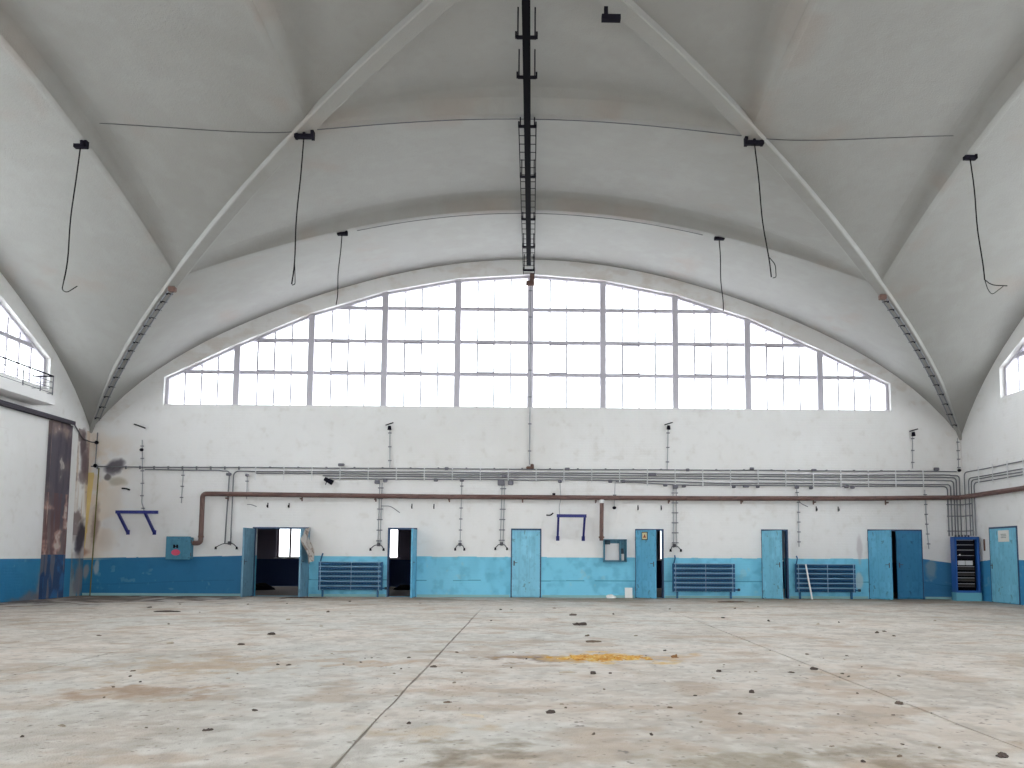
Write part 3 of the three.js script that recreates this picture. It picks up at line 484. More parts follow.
// ---------------------------------------------------------------- conduit drops with their ends
const DROPGROUP = 'conduit drops on the back wall';
function drop(label, pts, opt = {}) {
  const c = thing('conduit_drop', label, 'conduit', DROPGROUP), z = 0.04, r = opt.r ?? 0.014, m = opt.m ?? M.zincMid;
  const P = pts.map(([x, y]) => V(x, y, z)); mesh('conduit', tube(bend(P, 0.06), r, 6), m, c);
  if (opt.twin) mesh('conduit', tube(bend(P.map((p) => V(p.x + opt.twin, p.y, z)), 0.06), r, 6), m, c);
  const len = pts[0][1] - pts[pts.length - 1][1], n = opt.clips ?? Math.max(1, Math.round(len / 0.32));
  for (let i = 0; i < n; i++) { const t = (i + 0.5) / n, y = mix(pts[0][1], pts[pts.length - 1][1], t); let x = pts[0][0]; for (let k = 0; k < pts.length - 1; k++) if (y <= pts[k][1] && y >= pts[k + 1][1]) x = mix(pts[k][0], pts[k + 1][0], (pts[k][1] - y) / Math.max(1e-6, pts[k][1] - pts[k + 1][1])); mesh('clip', rbox(0.1 + Math.abs(opt.twin ?? 0), 0.03, 0.03, x + (opt.twin ?? 0) / 2, y, 0.05, 0.006), M.zinc, c); }
  if (opt.fork) { const [x, y, a, b] = opt.fork; for (const dx of [a, b]) { mesh('lamp_arm', tube(bend([V(x, y + 0.06, z), V(x + dx * 0.5, y + 0.05, z + 0.06), V(x + dx, y - 0.06, z + 0.12)], 0.08), 0.014, 6), M.steel, c); mesh('lamp_socket', new THREE.CylinderGeometry(0.026, 0.034, 0.08, 10).translate(x + dx, y - 0.08, z + 0.12), M.dark, c.children[c.children.length - 1]); } mesh('junction_box', rbox(0.1, 0.1, 0.07, x, y + 0.07, 0.05, 0.02), M.steel, c); }
  if (opt.cap) { const [x, y] = opt.cap; mesh('insulator', new THREE.CylinderGeometry(0.045, 0.06, 0.12, 10).translate(x, y - 0.1, z + 0.05), M.dark, c); mesh('cap_arm', [bar(V(x - 0.12, y - 0.02, z + 0.05), V(x + 0.12, y + 0.05, z + 0.1), 0.025, 0.03)], M.black, c); }
  if (opt.knob) { const [x, y] = opt.knob; mesh('knob', new THREE.SphereGeometry(0.06, 12, 8).scale(1, 0.8, 0.7).translate(x, y, 0.07), M.dark, c); }
  if (opt.stub) mesh('loose_wire', tube(bend(opt.stub.map(([x, y]) => V(x, y, 0.06)), 0.1), 0.012, 6), M.zinc, c);
  return c;
}
drop('thin conduit dropping to the slanted navy bracket at left', [[-11.63, 4.64], [-11.56, 3.44], [-11.55, 2.75], [-11.43, 2.4]], { knob: [-11.62, 4.34], clips: 6 });
drop('short clipped conduit stub left of the tall rusty elbow', [[-10.36, 3.75], [-10.38, 2.75]], { clips: 3 });
{ const c = drop('forked lamp holder hanging left of the double doorway', [[-8.87, 1.62], [-8.87, 1.5]], { fork: [-8.9, 1.5, -0.36, 0.26], clips: 1 }); }
drop('thin conduit with broken wire end above the double doorway', [[-8.45, 3.6], [-8.45, 2.88]], { stub: [[-8.42, 2.72], [-8.3, 2.72], [-8.14, 2.66]], clips: 2 });
drop('upper conduit with black cap above the narrow open doorway', [[-4.23, 5.12], [-4.2, 3.86]], { cap: [-4.23, 5.16], clips: 3 });
drop('double conduit with forked lamp holder left of narrow open doorway', [[-4.49, 3.4], [-4.51, 1.5]], { twin: 0.07, fork: [-4.48, 1.48, -0.22, 0.17], stub: [[-4.45, 2.7], [-4.15, 2.7], [-3.87, 2.5]] });
drop('single conduit with forked lamp holder midway between two doorways', [[-2.03, 3.48], [-2.06, 1.5]], { fork: [-2.06, 1.5, -0.13, 0.14] });
drop('double conduit with forked lamp holder left of closed door', [[-0.82, 3.4], [-0.86, 1.54]], { twin: 0.08, fork: [-0.82, 1.52, -0.18, 0.17] });
drop('thin wavy wire dropping to the upright navy bracket', [[0.92, 3.48], [0.95, 2.95], [0.9, 2.7], [0.92, 2.45]], { clips: 1, r: 0.011 });
drop('short wire ending in a dark knob above open fuse box', [[2.59, 3.46], [2.56, 2.69]], { knob: [2.56, 2.69], clips: 1, r: 0.011 });
drop('upper conduit with black cap above the warning-sign door', [[4.21, 5.2], [4.17, 3.87]], { cap: [4.21, 5.24], clips: 3 });
drop('double conduit with hooked end right of warning-sign door', [[4.34, 3.3], [4.34, 1.5]], { twin: 0.1, fork: [4.36, 1.5, -0.13, 0.18] });
drop('clipped conduit with frayed side wire right of half-open door', [[8.09, 3.34], [8.14, 2.9], [8.13, 1.55]], { stub: [[8.12, 3.0], [8.2, 2.86], [8.42, 2.76]] });
drop('upper conduit with black cap near the right corner', [[11.7, 5.05], [11.66, 3.95]], { cap: [11.7, 5.1], clips: 3 });
drop('clipped conduit between blue double door and cabinet', [[12.01, 3.3], [12.03, 2.23], [12.07, 1.51]], {});
drop('long conduit down the middle of the arched window', [[0.0, 9.78], [0.0, 3.98]], { r: 0.02, clips: 7 });
{ // two short uprights at the springings
  drop('conduit running up the right corner to the vault rib', [[13.08, 4.9], [13.08, 3.85]], { knob: [13.08, 3.9], clips: 4 });
}
{
  const c = thing('conduit_drop', 'thin conduit with knobs running down the left corner', 'conduit', DROPGROUP);
  mesh('conduit', tube(bend([V(-H + 0.06, 4.98, 1.0), V(-H + 0.06, 4.6, 0.5), V(-H + 0.1, 4.55, 0.12), V(-12.98, 4.55, 0.05)], 0.1), 0.018, 6), M.steel, c);
  mesh('conduit', rod(V(-12.96, 4.85, 0.05), V(-12.98, 3.85, 0.05), 0.016), M.zinc, c);
  for (const y of [4.55, 3.85]) mesh('knob', new THREE.SphereGeometry(0.06, 10, 8).translate(-12.97, y, 0.06), M.black, c);
}
single('corner_pipe', tube([V(-12.86, 3.78, 0.06), V(-12.88, 2.6, 0.06), V(-12.9, 1.3, 0.06), V(-12.92, 0.0, 0.06)], 0.018, 8), M.yellowPipe, 'thin olive riser pipe in the stained left corner', 'pipe');

// small pegs, stubs and wire ends on the wall
const pegs = [[-7.82, 'left peg above the open double doorway'], [-7.19, 'right peg above the open double doorway'], [-3.52, 'peg right above the narrow open doorway'], [-2.86, 'peg just right of the narrow open doorway'], [3.28, 'left peg above the warning-sign door'], [3.98, 'right peg above the warning-sign door'], [8.69, 'left peg above the radiator with the stick'], [9.36, 'right peg above the radiator with the stick']];
for (const [x, l] of pegs) { const y = 2.7; single('wall_peg', [rbox(0.03, 0.15, 0.02, x, y, 0.012, 0.006), rod(V(x, y - 0.03, 0.01), V(x, y - 0.05, 0.09), 0.011), rod(V(x, y - 0.05, 0.09), V(x, y + 0.01, 0.1), 0.011)], M.dark, `small dark ${l}`, 'peg', 'small pegs above the doors'); }
single('wire_stub', tube(bend([V(-12.16, 3.18, 0.03), V(-12.02, 3.17, 0.07), V(-11.9, 3.13, 0.1)], 0.05), 0.026, 6), M.dark, 'dark wire stub left of the slanted navy bracket', 'wire');
single('wire_stub', tube(bend([V(-11.9, 5.12, 0.02), V(-11.72, 5.06, 0.12), V(-11.5, 4.98, 0.16)], 0.05), 0.02, 6), M.dark, 'dark wire stub high on the wall left of the window', 'wire');
single('wire_stub', [rbox(0.09, 0.09, 0.05, 0.74, 3.08, 0.025)], M.dark, 'tiny dark plug between cables and pipe at centre', 'plug');
single('wire_stub', tube(bend([V(0.52, 2.46, 0.03), V(0.64, 2.45, 0.08), V(0.72, 2.52, 0.1)], 0.04), 0.02, 6), M.dark, 'dark wire stub left of the upright navy bracket', 'wire');
{ const c = thing('spot_lamp', 'small tilted wall lamp under the cable bundle at left', 'lamp'); mesh('housing', new THREE.CylinderGeometry(0.06, 0.08, 0.26, 10).rotateZ(1.1).translate(-6.0, 3.44, 0.14), M.dark, c); mesh('arm', rod(V(-6.12, 3.34, 0.01), V(-6.05, 3.44, 0.14), 0.014), M.steel, c); }

// ---------------------------------------------------------------- navy brackets
function navyBracket(label, x0, x1, xe, yb, yt) {
  const b = thing('wall_bracket', label, 'bracket', 'navy steel brackets on the back wall', (x0 + x1) / 2, 0, 0), cx = (x0 + x1) / 2, z = 0.65;
  mesh('cross_bar', box(xe - x0 + 0.1, 0.09, 0.06, (x0 + xe) / 2 - cx, yt, z), M.navy, b);
  for (const x of [x0, x1]) { mesh('strut', bar(V(x - cx, yb, 0.02), V(x - cx, yt, z), 0.06, 0.07), M.navy, b); mesh('arm', bar(V(x - cx, yt + 0.02, 0.0), V(x - cx, yt + 0.02, z), 0.025, 0.025), M.zinc, b); mesh('foot_plate', box(0.1, 0.14, 0.015, x - cx, yb, 0.008), M.navy, b); }
  return b;
}
navyBracket('slanting navy steel bracket left of the teal box', -11.93, -11.15, -10.82, 1.87, 2.44);
navyBracket('navy steel bracket frame right of the closed middle door', 0.86, 1.63, 1.63, 1.76, 2.41);

// ---------------------------------------------------------------- boxes, cabinet
{
  const b = thing('switch_box', 'closed teal switch box with pink sticker on the wall', 'box', undefined, -10.31, 1.08, 0);
  mesh('body', rbox(0.68, 0.64, 0.24, 0, 0.33, 0.13, 0.02), M.box, b); const lid = mesh('lid', rbox(0.72, 0.68, 0.03, 0, 0.33, 0.265, 0.012), M.box, b);
  const s = mesh('sticker', new THREE.CylinderGeometry(0.13, 0.13, 0.004, 24).rotateX(PI / 2).scale(1.0, 0.68, 1).translate(-0.06, 0.2, 0.283), M.pink, lid); s.userData.label = 'pink oval sticker';
  mesh('latch', [box(0.05, 0.1, 0.02, -0.11, 0.38, 0.288), box(0.05, 0.1, 0.02, -0.02, 0.38, 0.288), box(0.12, 0.03, 0.02, -0.06, 0.38, 0.288)], M.dark, lid); mesh('hinge', [box(0.03, 0.1, 0.03, 0.36, 0.14, 0.26), box(0.03, 0.1, 0.03, 0.36, 0.52, 0.26)], M.steel, b);
}
{
  const b = thing('fuse_box', 'open teal fuse box with exposed pale backing plate', 'box', undefined, 2.57, 1.07, 0);
  mesh('body', [box(0.68, 0.67, 0.02, 0, 0.335, 0.01), box(0.02, 0.67, 0.22, -0.335, 0.335, 0.11), box(0.02, 0.67, 0.22, 0.335, 0.335, 0.11), box(0.69, 0.02, 0.22, 0, 0.665, 0.11), box(0.69, 0.02, 0.22, 0, 0.005, 0.11)], M.box, b);
  mesh('backing_plate', rbox(0.42, 0.5, 0.02, -0.08, 0.3, 0.05, 0.006), M.zincPale, b);
  mesh('fuse_block', [rbox(0.16, 0.12, 0.08, -0.22, 0.58, 0.08), rbox(0.08, 0.16, 0.06, 0.22, 0.32, 0.07)], M.boxDark, b);
  mesh('terminal_strip', rbox(0.08, 0.2, 0.05, 0.24, 0.14, 0.06), M.white, b); mesh('divider', box(0.02, 0.6, 0.16, 0.16, 0.33, 0.09), M.box, b);
}
{
  const c = thing('electrical_cabinet', 'tall blue open-fronted electrical cabinet in the right corner', 'cabinet', undefined, 12.79, 0, 0.72); c.rotation.y = -0.16;
  const w = 0.68, d = 0.34, h0 = 0.24, h1 = 1.86;
  mesh('plinth', rbox(w + 0.02, h0, d + 0.04, 0, h0 / 2, 0, 0.01), M.plinth, c);
  mesh('body', [box(w, h1 - h0, 0.02, 0, (h0 + h1) / 2, -d / 2 + 0.01), box(0.03, h1 - h0, d, -w / 2 + 0.015, (h0 + h1) / 2, 0), box(0.03, h1 - h0, d, w / 2 - 0.015, (h0 + h1) / 2, 0), box(w, 0.03, d, 0, h1 - 0.015, 0), box(w, 0.03, d, 0, h0 + 0.015, 0), box(0.05, h1 - h0, 0.02, -w / 2 + 0.025, (h0 + h1) / 2, d / 2 - 0.01), box(0.07, h1 - h0, 0.02, w / 2 - 0.035, (h0 + h1) / 2, d / 2 - 0.01), box(w, 0.08, 0.02, 0, h1 - 0.04, d / 2 - 0.01), box(w, 0.06, 0.02, 0, h0 + 0.03, d / 2 - 0.01)], M.cabinet, c);
  mesh('backplate', box(w - 0.06, h1 - h0 - 0.06, 0.02, 0, (h0 + h1) / 2, -0.12), M.black, c);
  for (const y of [0.45, 0.62, 0.78, 0.95, 1.27, 1.43, 1.58, 1.72]) { mesh('fuse_row', [rbox(0.48, 0.075, 0.1, 0, y, -0.05), box(0.5, 0.015, 0.14, 0, y - 0.05, -0.04)], y > 1.2 ? M.dark : M.bake, c); mesh('busbar', box(0.46, 0.016, 0.02, rr(-0.01, 0.01), y + 0.045, 0.02), M.zincMid, c.children[c.children.length - 1]); }
  for (const x of [-0.11, 0.1]) mesh('white_panel', rbox(0.2, 0.13, 0.03, x, 1.1, 0.0), M.zincPale, c);
  mesh('lamp_glass', new THREE.SphereGeometry(0.025, 10, 8).translate(-0.17, 1.33, 0.06), M.paper, c);
  for (let i = 0; i < 5; i++) mesh('cable_entry', new THREE.CylinderGeometry(0.03, 0.03, 0.06, 8).translate(-0.16 + i * 0.09, h1 + 0.03, -0.29 + 0.06), M.steel, c);
}
single('cable_tag', rbox(0.03, 0.34, 0.06, H - 0.02, 1.62, 1.05), M.brown, 'thin brown strip on the right wall beside the pale door', 'strip');

// ---------------------------------------------------------------- radiators
function radiator(label, x0, x1) {
  const r = thing('radiator', label, 'radiator', 'blue finned radiators between the doors', (x0 + x1) / 2, 0, 0), w = x1 - x0, z = 0.14;
  for (let i = 0; i < 6; i++) {
    const y = 0.26 + i * 0.142, g = [rod(V(-w / 2, y, z), V(w / 2, y, z), 0.035, 8)];
    for (let x = -w / 2 + 0.04; x < w / 2 - 0.02; x += 0.045) g.push(box(0.006, 0.115, 0.13, x, y, z));
    mesh('finned_tube', g, M.radBlue, r); mesh('grille_bar', box(w + 0.02, 0.018, 0.018, 0, y + 0.062, 0.225), M.radBar, r);
  }
  for (const x of [-w / 2 + 0.04, w * 0.02, w / 2 - 0.06]) mesh('grille_post', box(0.016, 0.84, 0.014, x, 0.61, 0.24), M.radBar, r);
  for (const s of [-1, 1]) { mesh('header', rod(V(s * (w / 2 + 0.01), 0.2, z), V(s * (w / 2 + 0.01), 1.03, z), 0.03, 8), M.radBlue, r); mesh('foot', box(0.05, 0.2, 0.06, s * (w / 2 - 0.1), 0.1, z), M.radBlue, r); }
  mesh('feed_pipe', tube(bend([V(w / 2, 0.26, z), V(w / 2 + 0.16, 0.26, z), V(w / 2 + 0.16, 0.26, 0.05)], 0.05), 0.025, 8), M.radBlue, r);
  mesh('feed_pipe', tube(bend([V(-w / 2, 0.99, z), V(-w / 2 + 0.05, 1.2, z), V(-w / 2 + 0.05, 1.27, 0.06)], 0.05), 0.022, 8), M.radBlue, r);
  mesh('valve', rbox(0.08, 0.08, 0.08, w / 2 + 0.14, 0.26, z, 0.02), M.boxDark, r);
}
radiator('blue finned radiator right of the open double doorway', -6.18, -4.36);
radiator('blue finned radiator right of the warning-sign door', 4.32, 6.12);
radiator('blue finned radiator with a white stick leaning on it', 7.99, 9.74);
single('white_stick', tube([V(8.24, 1.03, 0.27), V(8.3, 0.5, 0.34), V(8.36, 0.0, 0.42)], 0.025, 8), M.paper, 'thin white stick leaning against the right radiator', 'stick');

// papers and rags at the wall foot
{ const g = new THREE.PlaneGeometry(0.22, 0.3, 6, 8), p = g.attributes.position; for (let i = 0; i < p.count; i++) p.setZ(i, 0.03 + 0.02 * Math.sin(p.getX(i) * 14) + 0.05 * (0.5 - p.getY(i) / 0.3)); g.computeVertexNormals(); g.translate(2.98, 0.155, 0.02); const back = g.clone().translate(0, 0, -0.006); single('paper_sheet', [g, back], mat(0xeeeeea, 0.8, { side: THREE.DoubleSide }), 'white paper sheet propped against the dado', 'paper'); }
{ const g = new THREE.IcosahedronGeometry(0.14, 3), p = g.attributes.position; for (let i = 0; i < p.count; i++) { const k = 0.6 + 0.7 * vn(p.getX(i) * 14 + 7, p.getY(i) * 14 + p.getZ(i) * 9); p.setXYZ(i, p.getX(i) * k * 1.15, Math.max(0, p.getY(i) * k * 0.9 + 0.02), p.getZ(i) * k * 0.6); } g.computeVertexNormals(); g.translate(2.42, 0, 0.2); single('crumpled_paper', g, M.paper, 'crumpled white paper on the floor under the fuse box', 'paper'); }
// dark bundles inside the rooms
function bundle(label, x, z, s) { const g = new THREE.SphereGeometry(s, 24, 14), p = g.attributes.position; for (let i = 0; i < p.count; i++) { const k = 0.75 + 0.5 * vn(p.getX(i) * 5 + x, p.getZ(i) * 5 + p.getY(i) * 4); p.setXYZ(i, p.getX(i) * k * 1.3, Math.max(0, p.getY(i) * 0.55 * k), p.getZ(i) * k); } g.computeVertexNormals(); g.translate(x, 0, z); single('dark_bundle', g, M.black, label, 'bundle'); }
bundle('black bundle on the floor inside the open double doorway', -9.5, -4.3, 0.42);
bundle('black bundle on the floor inside the narrow open doorway', -4.45, -4.9, 0.32);

// ---------------------------------------------------------------- ridge ladder along the crown
{
  const x0 = -0.06, y = (z) => shell(0, Math.min(z, H)) - 0.5, l = thing('cable_ladder', 'dark steel cable ladder hanging along the crown of the vault', 'cable ladder');
  const line = (x, dy, z0, z1) => { const o = []; for (let i = 0; i <= 20; i++) { const z = mix(z0, z1, i / 20); o.push(V(x, y(z) + dy, z)); } return o; };
  for (const s of [-1, 1]) mesh('side_rail', tube(line(x0 + s * 0.17, 0, 0.12, 8.9), 0.01, 6), M.dark, l);
  for (let z = 0.2; z < 8.9; z += 0.34) mesh('rung', rod(V(x0 - 0.17, y(z), z), V(x0 + 0.17, y(z), z), 0.008), M.dark, l);
  mesh('cable_trunk', bar(V(x0, y(1.2) - 0.07, 1.2), V(x0, y(H) - 0.07, H), 0.13, 0.13), M.black, l);
  mesh('cable_trunk', bar(V(x0, y(H) - 0.07, H), V(x0, y(0.4) - 0.07, 2 * H - 0.4), 0.13, 0.13), M.black, l);
  for (const z of [0.5, 2.4, 4.27, 6.6, 8.75, 10.4, 11.5, 13.2, 15, 17.5]) { mesh('hanger', [rod(V(x0 - 0.14, y(z), z), V(x0 - 0.14, y(z) + 0.52, z), 0.014), rod(V(x0 + 0.14, y(z), z), V(x0 + 0.14, y(z) + 0.52, z), 0.014)], M.dark, l); mesh('cross_clamp', [box(0.32, 0.04, 0.05, x0, y(z) - 0.02, z), box(0.03, 0.1, 0.05, x0 - 0.17, y(z) + 0.02, z), box(0.03, 0.1, 0.05, x0 + 0.17, y(z) + 0.02, z)], M.dark, l); }
  mesh('end_box', [rbox(0.14, 0.2, 0.14, x0 + 0.1, y(0.2) - 0.1, 0.12, 0.02), rbox(0.26, 0.14, 0.1, x0 + 0.04, y(0.2) - 0.28, 0.09, 0.02)], M.brown, l);
}
// ladders of conduit on the lower diagonal ribs
function ribLadder(label, sx) {
  const l = thing('rib_cable_ladder', label, 'cable ladder', 'cable ladders on the diagonal ribs'), q = Math.SQRT1_2;
  const at = (s, a) => V(sx * (-(H - s) + a * q), shell(H - s, s) - DIAG_D - 0.05, s - a * q);
  for (const a of [-0.05, 0.07]) { const o = []; for (let i = 0; i <= 24; i++) o.push(at(mix(0.35, 4.15, i / 24), a)); mesh('side_rail', tube(o, 0.018, 6), M.zinc, l); }
  for (let s = 0.4; s < 4.15; s += 0.26) mesh('rung', [rod(at(s, -0.07), at(s, 0.1), 0.014), rod(at(s, -0.05), at(s, -0.05).add(V(0, -0.04, 0)), 0.024)], M.dark, l);
  const e = at(4.2, 0); mesh('end_bracket', rbox(0.18, 0.13, 0.14, e.x, e.y - 0.02, e.z, 0.03), M.brown, l);
}
ribLadder('conduit ladder on the lower left diagonal rib', 1);
ribLadder('conduit ladder on the lower right diagonal rib', -1);

// ---------------------------------------------------------------- hanging lamp cables
function hanging(label, x, y, z, len, dx, wide, end) {
  const h = thing('hanging_cable', label, 'cable', 'dangling lamp cables under the vault', x, y, z);
  mesh('bracket', wide ? [box(0.36, 0.07, 0.1, 0, -0.06, 0), box(0.06, 0.16, 0.12, -0.17 * Math.sign(dx || 1), -0.03, 0), box(0.05, 0.12, 0.05, 0.14 * Math.sign(dx || 1), -0.06, 0), rod(V(0, 0.12, 0), V(0, -0.06, 0), 0.03)] : [box(0.24, 0.07, 0.1, 0, -0.1, 0), box(0.05, 0.14, 0.1, 0.11, -0.06, 0), rod(V(0.02, 0.12, 0), V(0.02, -0.1, 0), 0.035), new THREE.SphereGeometry(0.06, 8, 6).translate(0.04, 0.0, 0)], M.dark, h);
  const pts = []; for (let i = 0; i <= 20; i++) { const t = i / 20; pts.push(V(dx * (0.65 * t + 0.35 * t * t) + 0.025 * Math.sin(t * 9) * t, -0.08 - len * t, 0.03 * Math.sin(t * 5))); }
  const wire = mesh('wire', tube(pts, 0.012, 6), M.black, h); const e = pts[20], s = Math.sign(dx || 1);
  if (end === 'loop') mesh('wire_loop', tube(bend([pts[17], V(e.x + 0.07, e.y + 0.24, 0.02), V(e.x + 0.08, e.y - 0.02, 0.02), V(e.x + 0.02, e.y - 0.03, 0)], 0.08), 0.008, 6), M.black, wire);
  if (end === 'hook') mesh('wire_tail', tube(bend([e, V(e.x - 0.01, e.y - 0.2, 0), V(e.x + 0.1, e.y - 0.26, 0.02), V(e.x + 0.3, e.y - 0.13, 0.03)], 0.08), 0.009, 6), M.black, wire);
  if (end === 'fork') mesh('wire_tail', [tube(bend([e, V(e.x + 0.12, e.y - 0.12, 0), V(e.x + 0.42, e.y - 0.14, 0.02)], 0.12), 0.009, 6), tube(bend([e, V(e.x + 0.04, e.y - 0.22, 0), V(e.x + 0.12, e.y - 0.32, 0), V(e.x + 0.34, e.y - 0.15, 0.02)], 0.06), 0.007, 6)], M.black, wire);
}
const XL = H - S1, XC = H - S2;
hanging('dangling cable at far left below the left arch rib', -XL, ribUnder(8.5 - H, S1) - 0.0, 8.5, 2.75, -0.2, false, 'hook');
hanging('dangling cable from the left diagonal rib junction', -XC, shell(XC, S2) - DIAG_D - 0.02, S2, 2.95, -0.16, true, 'loop');
hanging('short dangling cable left of centre near the window', -XC - 0.32, ribUnder(XC, S1) - 0.02, S1, 1.85, -0.12, false, '');
hanging('short dangling cable right of centre near the window', XC + 0.36, ribUnder(XC, S1) - 0.02, S1, 1.9, 0.08, false, '');
hanging('dangling cable from the right diagonal rib junction', XC, shell(XC, S2) - DIAG_D - 0.02, S2, 2.7, 0.28, true, 'loop');
hanging('dangling cable at far right below the right arch rib', XL, ribUnder(8.45 - H, S1) + 0.06, 8.45, 2.55, 0.2, false, 'fork');
single('rib_clamp', [box(0.3, 0.08, 0.1, 1.28, 9.72, 11.9), box(0.06, 0.2, 0.06, 1.2, 9.8, 11.9)], M.dark, 'dark clamp on the right diagonal rib at top of view', 'clamp');

// thin conduits clipped to the vault
function archWire(label, s, x0, x1) { const o = []; for (let i = 0; i <= 30; i++) { const u = mix(x0, x1, i / 30); o.push(V(u, ribUnder(u, s) - 0.03, s - 0.03)); } single('vault_wire', tube(o, 0.009, 6), M.steel, label, 'wire', 'wires clipped to the vault'); }
archWire('thin wire clipped under the arch rib nearest the window', S1, -4.4, 4.4);
archWire('thin wire clipped under the second arch rib from the window', S2, -4.2, 4.2);
function sideWire(label, sx) { const o = []; for (let i = 0; i <= 24; i++) { const s = mix(S1 + 0.12, S2 - 0.2, i / 24), u = 8.7 - H; o.push(V(sx * (H - s), shell(u, s) - 0.02 - stepDepth(u / (H - s)) * ((s - S1) / (S2 - S1)) ** 1.6, 8.7)); } single('vault_wire', tube(o, 0.007, 6), M.steel, label, 'wire', 'wires clipped to the vault'); }
sideWire('thin wire across the left vault panel between two cable brackets', -1);
sideWire('thin wire across the right vault panel between two cable brackets', 1);

// ---------------------------------------------------------------- floor litter
function chipGeo(seed, sx, sy, sz) { const g = new THREE.IcosahedronGeometry(1, 2), p = g.attributes.position; for (let i = 0; i < p.count; i++) { const k = 0.4 + 1.2 * vn(p.getX(i) * 2.6 + seed * 7.3, p.getY(i) * 2.1 + p.getZ(i) * 2.6 + seed); p.setXYZ(i, p.getX(i) * k * sx, Math.max(-0.3 * sy, p.getY(i) * k * sy), p.getZ(i) * k * sz); } g.computeVertexNormals(); g.computeBoundingBox(); g.translate(0, -g.boundingBox.min.y, 0); return g; }
const DM = [mat(0x5d5148, 0.95), mat(0x6a5a4c, 0.9), mat(0x453b36, 0.95), mat(0xb3a898, 0.9), mat(0x8d8172, 0.9), mat(0x86603c, 0.9)];
function piece(name, label, cat, x, z, sx, sy, sz, turn, m) { const o = single(name, chipGeo(x * 3 + z, sx, sy, sz), DM[m], label, cat); o.position.set(x, 0.0, z); o.rotation.y = turn; o.scale.set(0.68, 0.7, name === 'wood_splinter' ? 0.5 : 0.68); }  // loose rubble lumps and splinters lying on the floor
piece('rubble', 'dark flat lump on the floor before the closed door', 'rubble', 0.97, 9.3, 0.17, 0.05, 0.12, 0.3, 2);
piece('rubble', 'small dark lump beyond the larger lump near the door', 'rubble', 0.95, 7.0, 0.13, 0.04, 0.1, 0.8, 0);
piece('rubble', 'dark crumbs just beyond the yellow spill', 'rubble', 0.98, 12.1, 0.16, 0.025, 0.07, 0.1, 1);
piece('rubble', 'small black lump right in front of the yellow spill', 'rubble', 0.74, 15.18, 0.045, 0.03, 0.04, 0.2, 2);
piece('wood_splinter', 'pale splinter lying in front of the yellow spill', 'splinter', 0.48, 15.1, 0.13, 0.018, 0.03, 0.1, 3);
piece('wood_splinter', 'pale splinter on the foreground floor right of the joint', 'splinter', -0.35, 17.4, 0.12, 0.02, 0.022, -0.5, 3);
piece('rubble', 'dark lump on the foreground floor at centre', 'rubble', 0.24, 17.25, 0.05, 0.022, 0.04, 0.4, 2);
piece('rubble', 'brown flake beside the long floor joint', 'rubble', -1.0, 14.7, 0.05, 0.02, 0.05, 0.4, 0);
piece('rubble', 'rust-coloured lump right of the yellow spill', 'rubble', 1.86, 13.8, 0.06, 0.04, 0.06, 0.5, 5);
piece('rubble', 'dark pebble right of the yellow spill', 'rubble', 2.12, 15.0, 0.035, 0.03, 0.035, 0, 2);
piece('rubble', 'dark pebble left of the right floor joint', 'rubble', 2.11, 16.3, 0.035, 0.025, 0.035, 0, 2);
piece('wood_splinter', 'dark splinter near the left wall foot', 'splinter', -7.7, 6.5, 0.3, 0.03, 0.06, 0.1, 2);
piece('rubble', 'dark clod on the left floor near the second joint', 'rubble', -3.95, 11.2, 0.07, 0.04, 0.06, 0, 2);
piece('rubble', 'brown clod on the left floor nearer the viewer', 'rubble', -3.9, 12.6, 0.06, 0.03, 0.05, 0.6, 0);
piece('rubble', 'dark flake on the near left floor', 'rubble', -2.2, 17.9, 0.04, 0.015, 0.03, 0.6, 2);
piece('rubble', 'dark clod lying in the right floor joint', 'rubble', 3.24, 14.8, 0.07, 0.03, 0.06, 0.6, 2);
piece('rubble', 'dark clod on the right floor joint nearer the viewer', 'rubble', 3.22, 16.84, 0.05, 0.025, 0.05, 0.6, 0);
piece('rubble', 'black clod on the joint at lower right', 'rubble', 3.05, 18.6, 0.05, 0.025, 0.04, 0.6, 2);
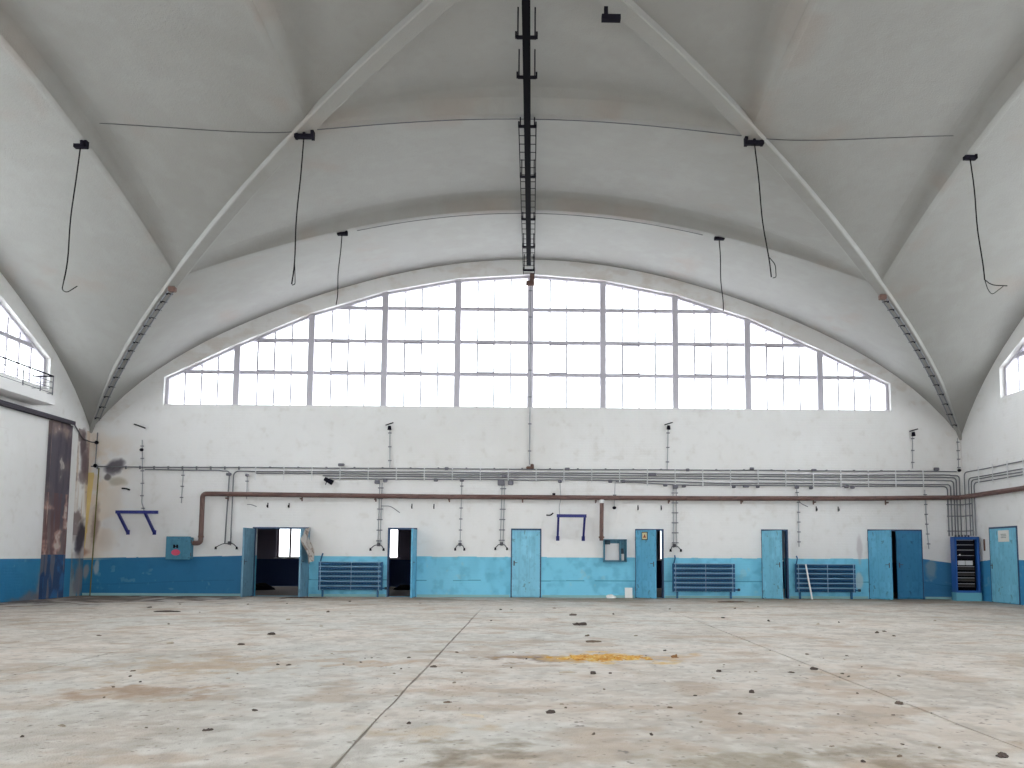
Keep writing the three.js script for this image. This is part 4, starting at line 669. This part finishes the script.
piece('wood_splinter', 'dark strip on the floor before the warning-sign door', 'splinter', 5.6, 2.0, 0.5, 0.035, 0.1, 0.05, 1);
piece('wood_splinter', 'dark strip on the floor below the left radiator', 'splinter', -6.4, 0.9, 0.75, 0.03, 0.08, 0.1, 2);
{ // loose crumbs too alike to tell apart
  const geos = [chipGeo(1, 0.028, 0.016, 0.024), chipGeo(2, 0.036, 0.012, 0.02), chipGeo(3, 0.02, 0.016, 0.02), chipGeo(4, 0.045, 0.012, 0.018)];
  for (let i = 0; i < 120; i++) { const z = i < 80 ? rr(13, 19.4) : rr(2, 14), x = clamp(rr(-1, 1) * (z > 13 ? 4.2 : 9), -12, 12), s = z < 13 ? rr(0.7, 1.5) : rr(0.35, 0.8); const o = single('floor_crumb', geos[i % 4], DM[[0, 1, 2, 4, 3, 0][i % 6]], 'tiny crumb of grit on the concrete floor', 'crumb', 'grit crumbs scattered over the floor'); o.position.set(x, 0, z); o.rotation.y = rr(0, 6); o.scale.setScalar(s); }
}
{ // yellow powder spill: many small heaps with bare floor showing between them
  const heaps = [];
  for (let i = 0; i < 150; i++) {
    const a = rr(0, 2 * PI), r = Math.sqrt(rnd()) * (rnd() < 0.75 ? 0.75 : 1.1), x = 0.98 + Math.cos(a) * r * 0.62, z = 13.86 + Math.sin(a) * r * 0.3, w = rr(0.025, 0.085) * (1.15 - 0.5 * r);
    heaps.push(chipGeo(i + 40, w, w * 0.22, w * 0.75).rotateY(rr(0, 6)).translate(x, -0.002, z));
  }
  const g = uvBy(merge(heaps), (x, y, z) => [x, z]);
  const t = tex(256, 256, (u, v, c) => { const k = fbm(u * 20, v * 20, 4); put(c, 206, 162, 78); over(c, 184, 122, 46, 0.8 * sst(0.42, 0.62, k)); over(c, 214, 194, 142, 0.7 * sst(0.56, 0.7, fbm(u * 14 + 9, v * 14, 3))); });
  const o = single('powder_spill', g, mat(0xffffff, 0.95, { map: t }), 'thin spill of orange-yellow powder on the floor', 'powder'); o.userData.kind = 'stuff';
}

renderer.render(scene, camera);
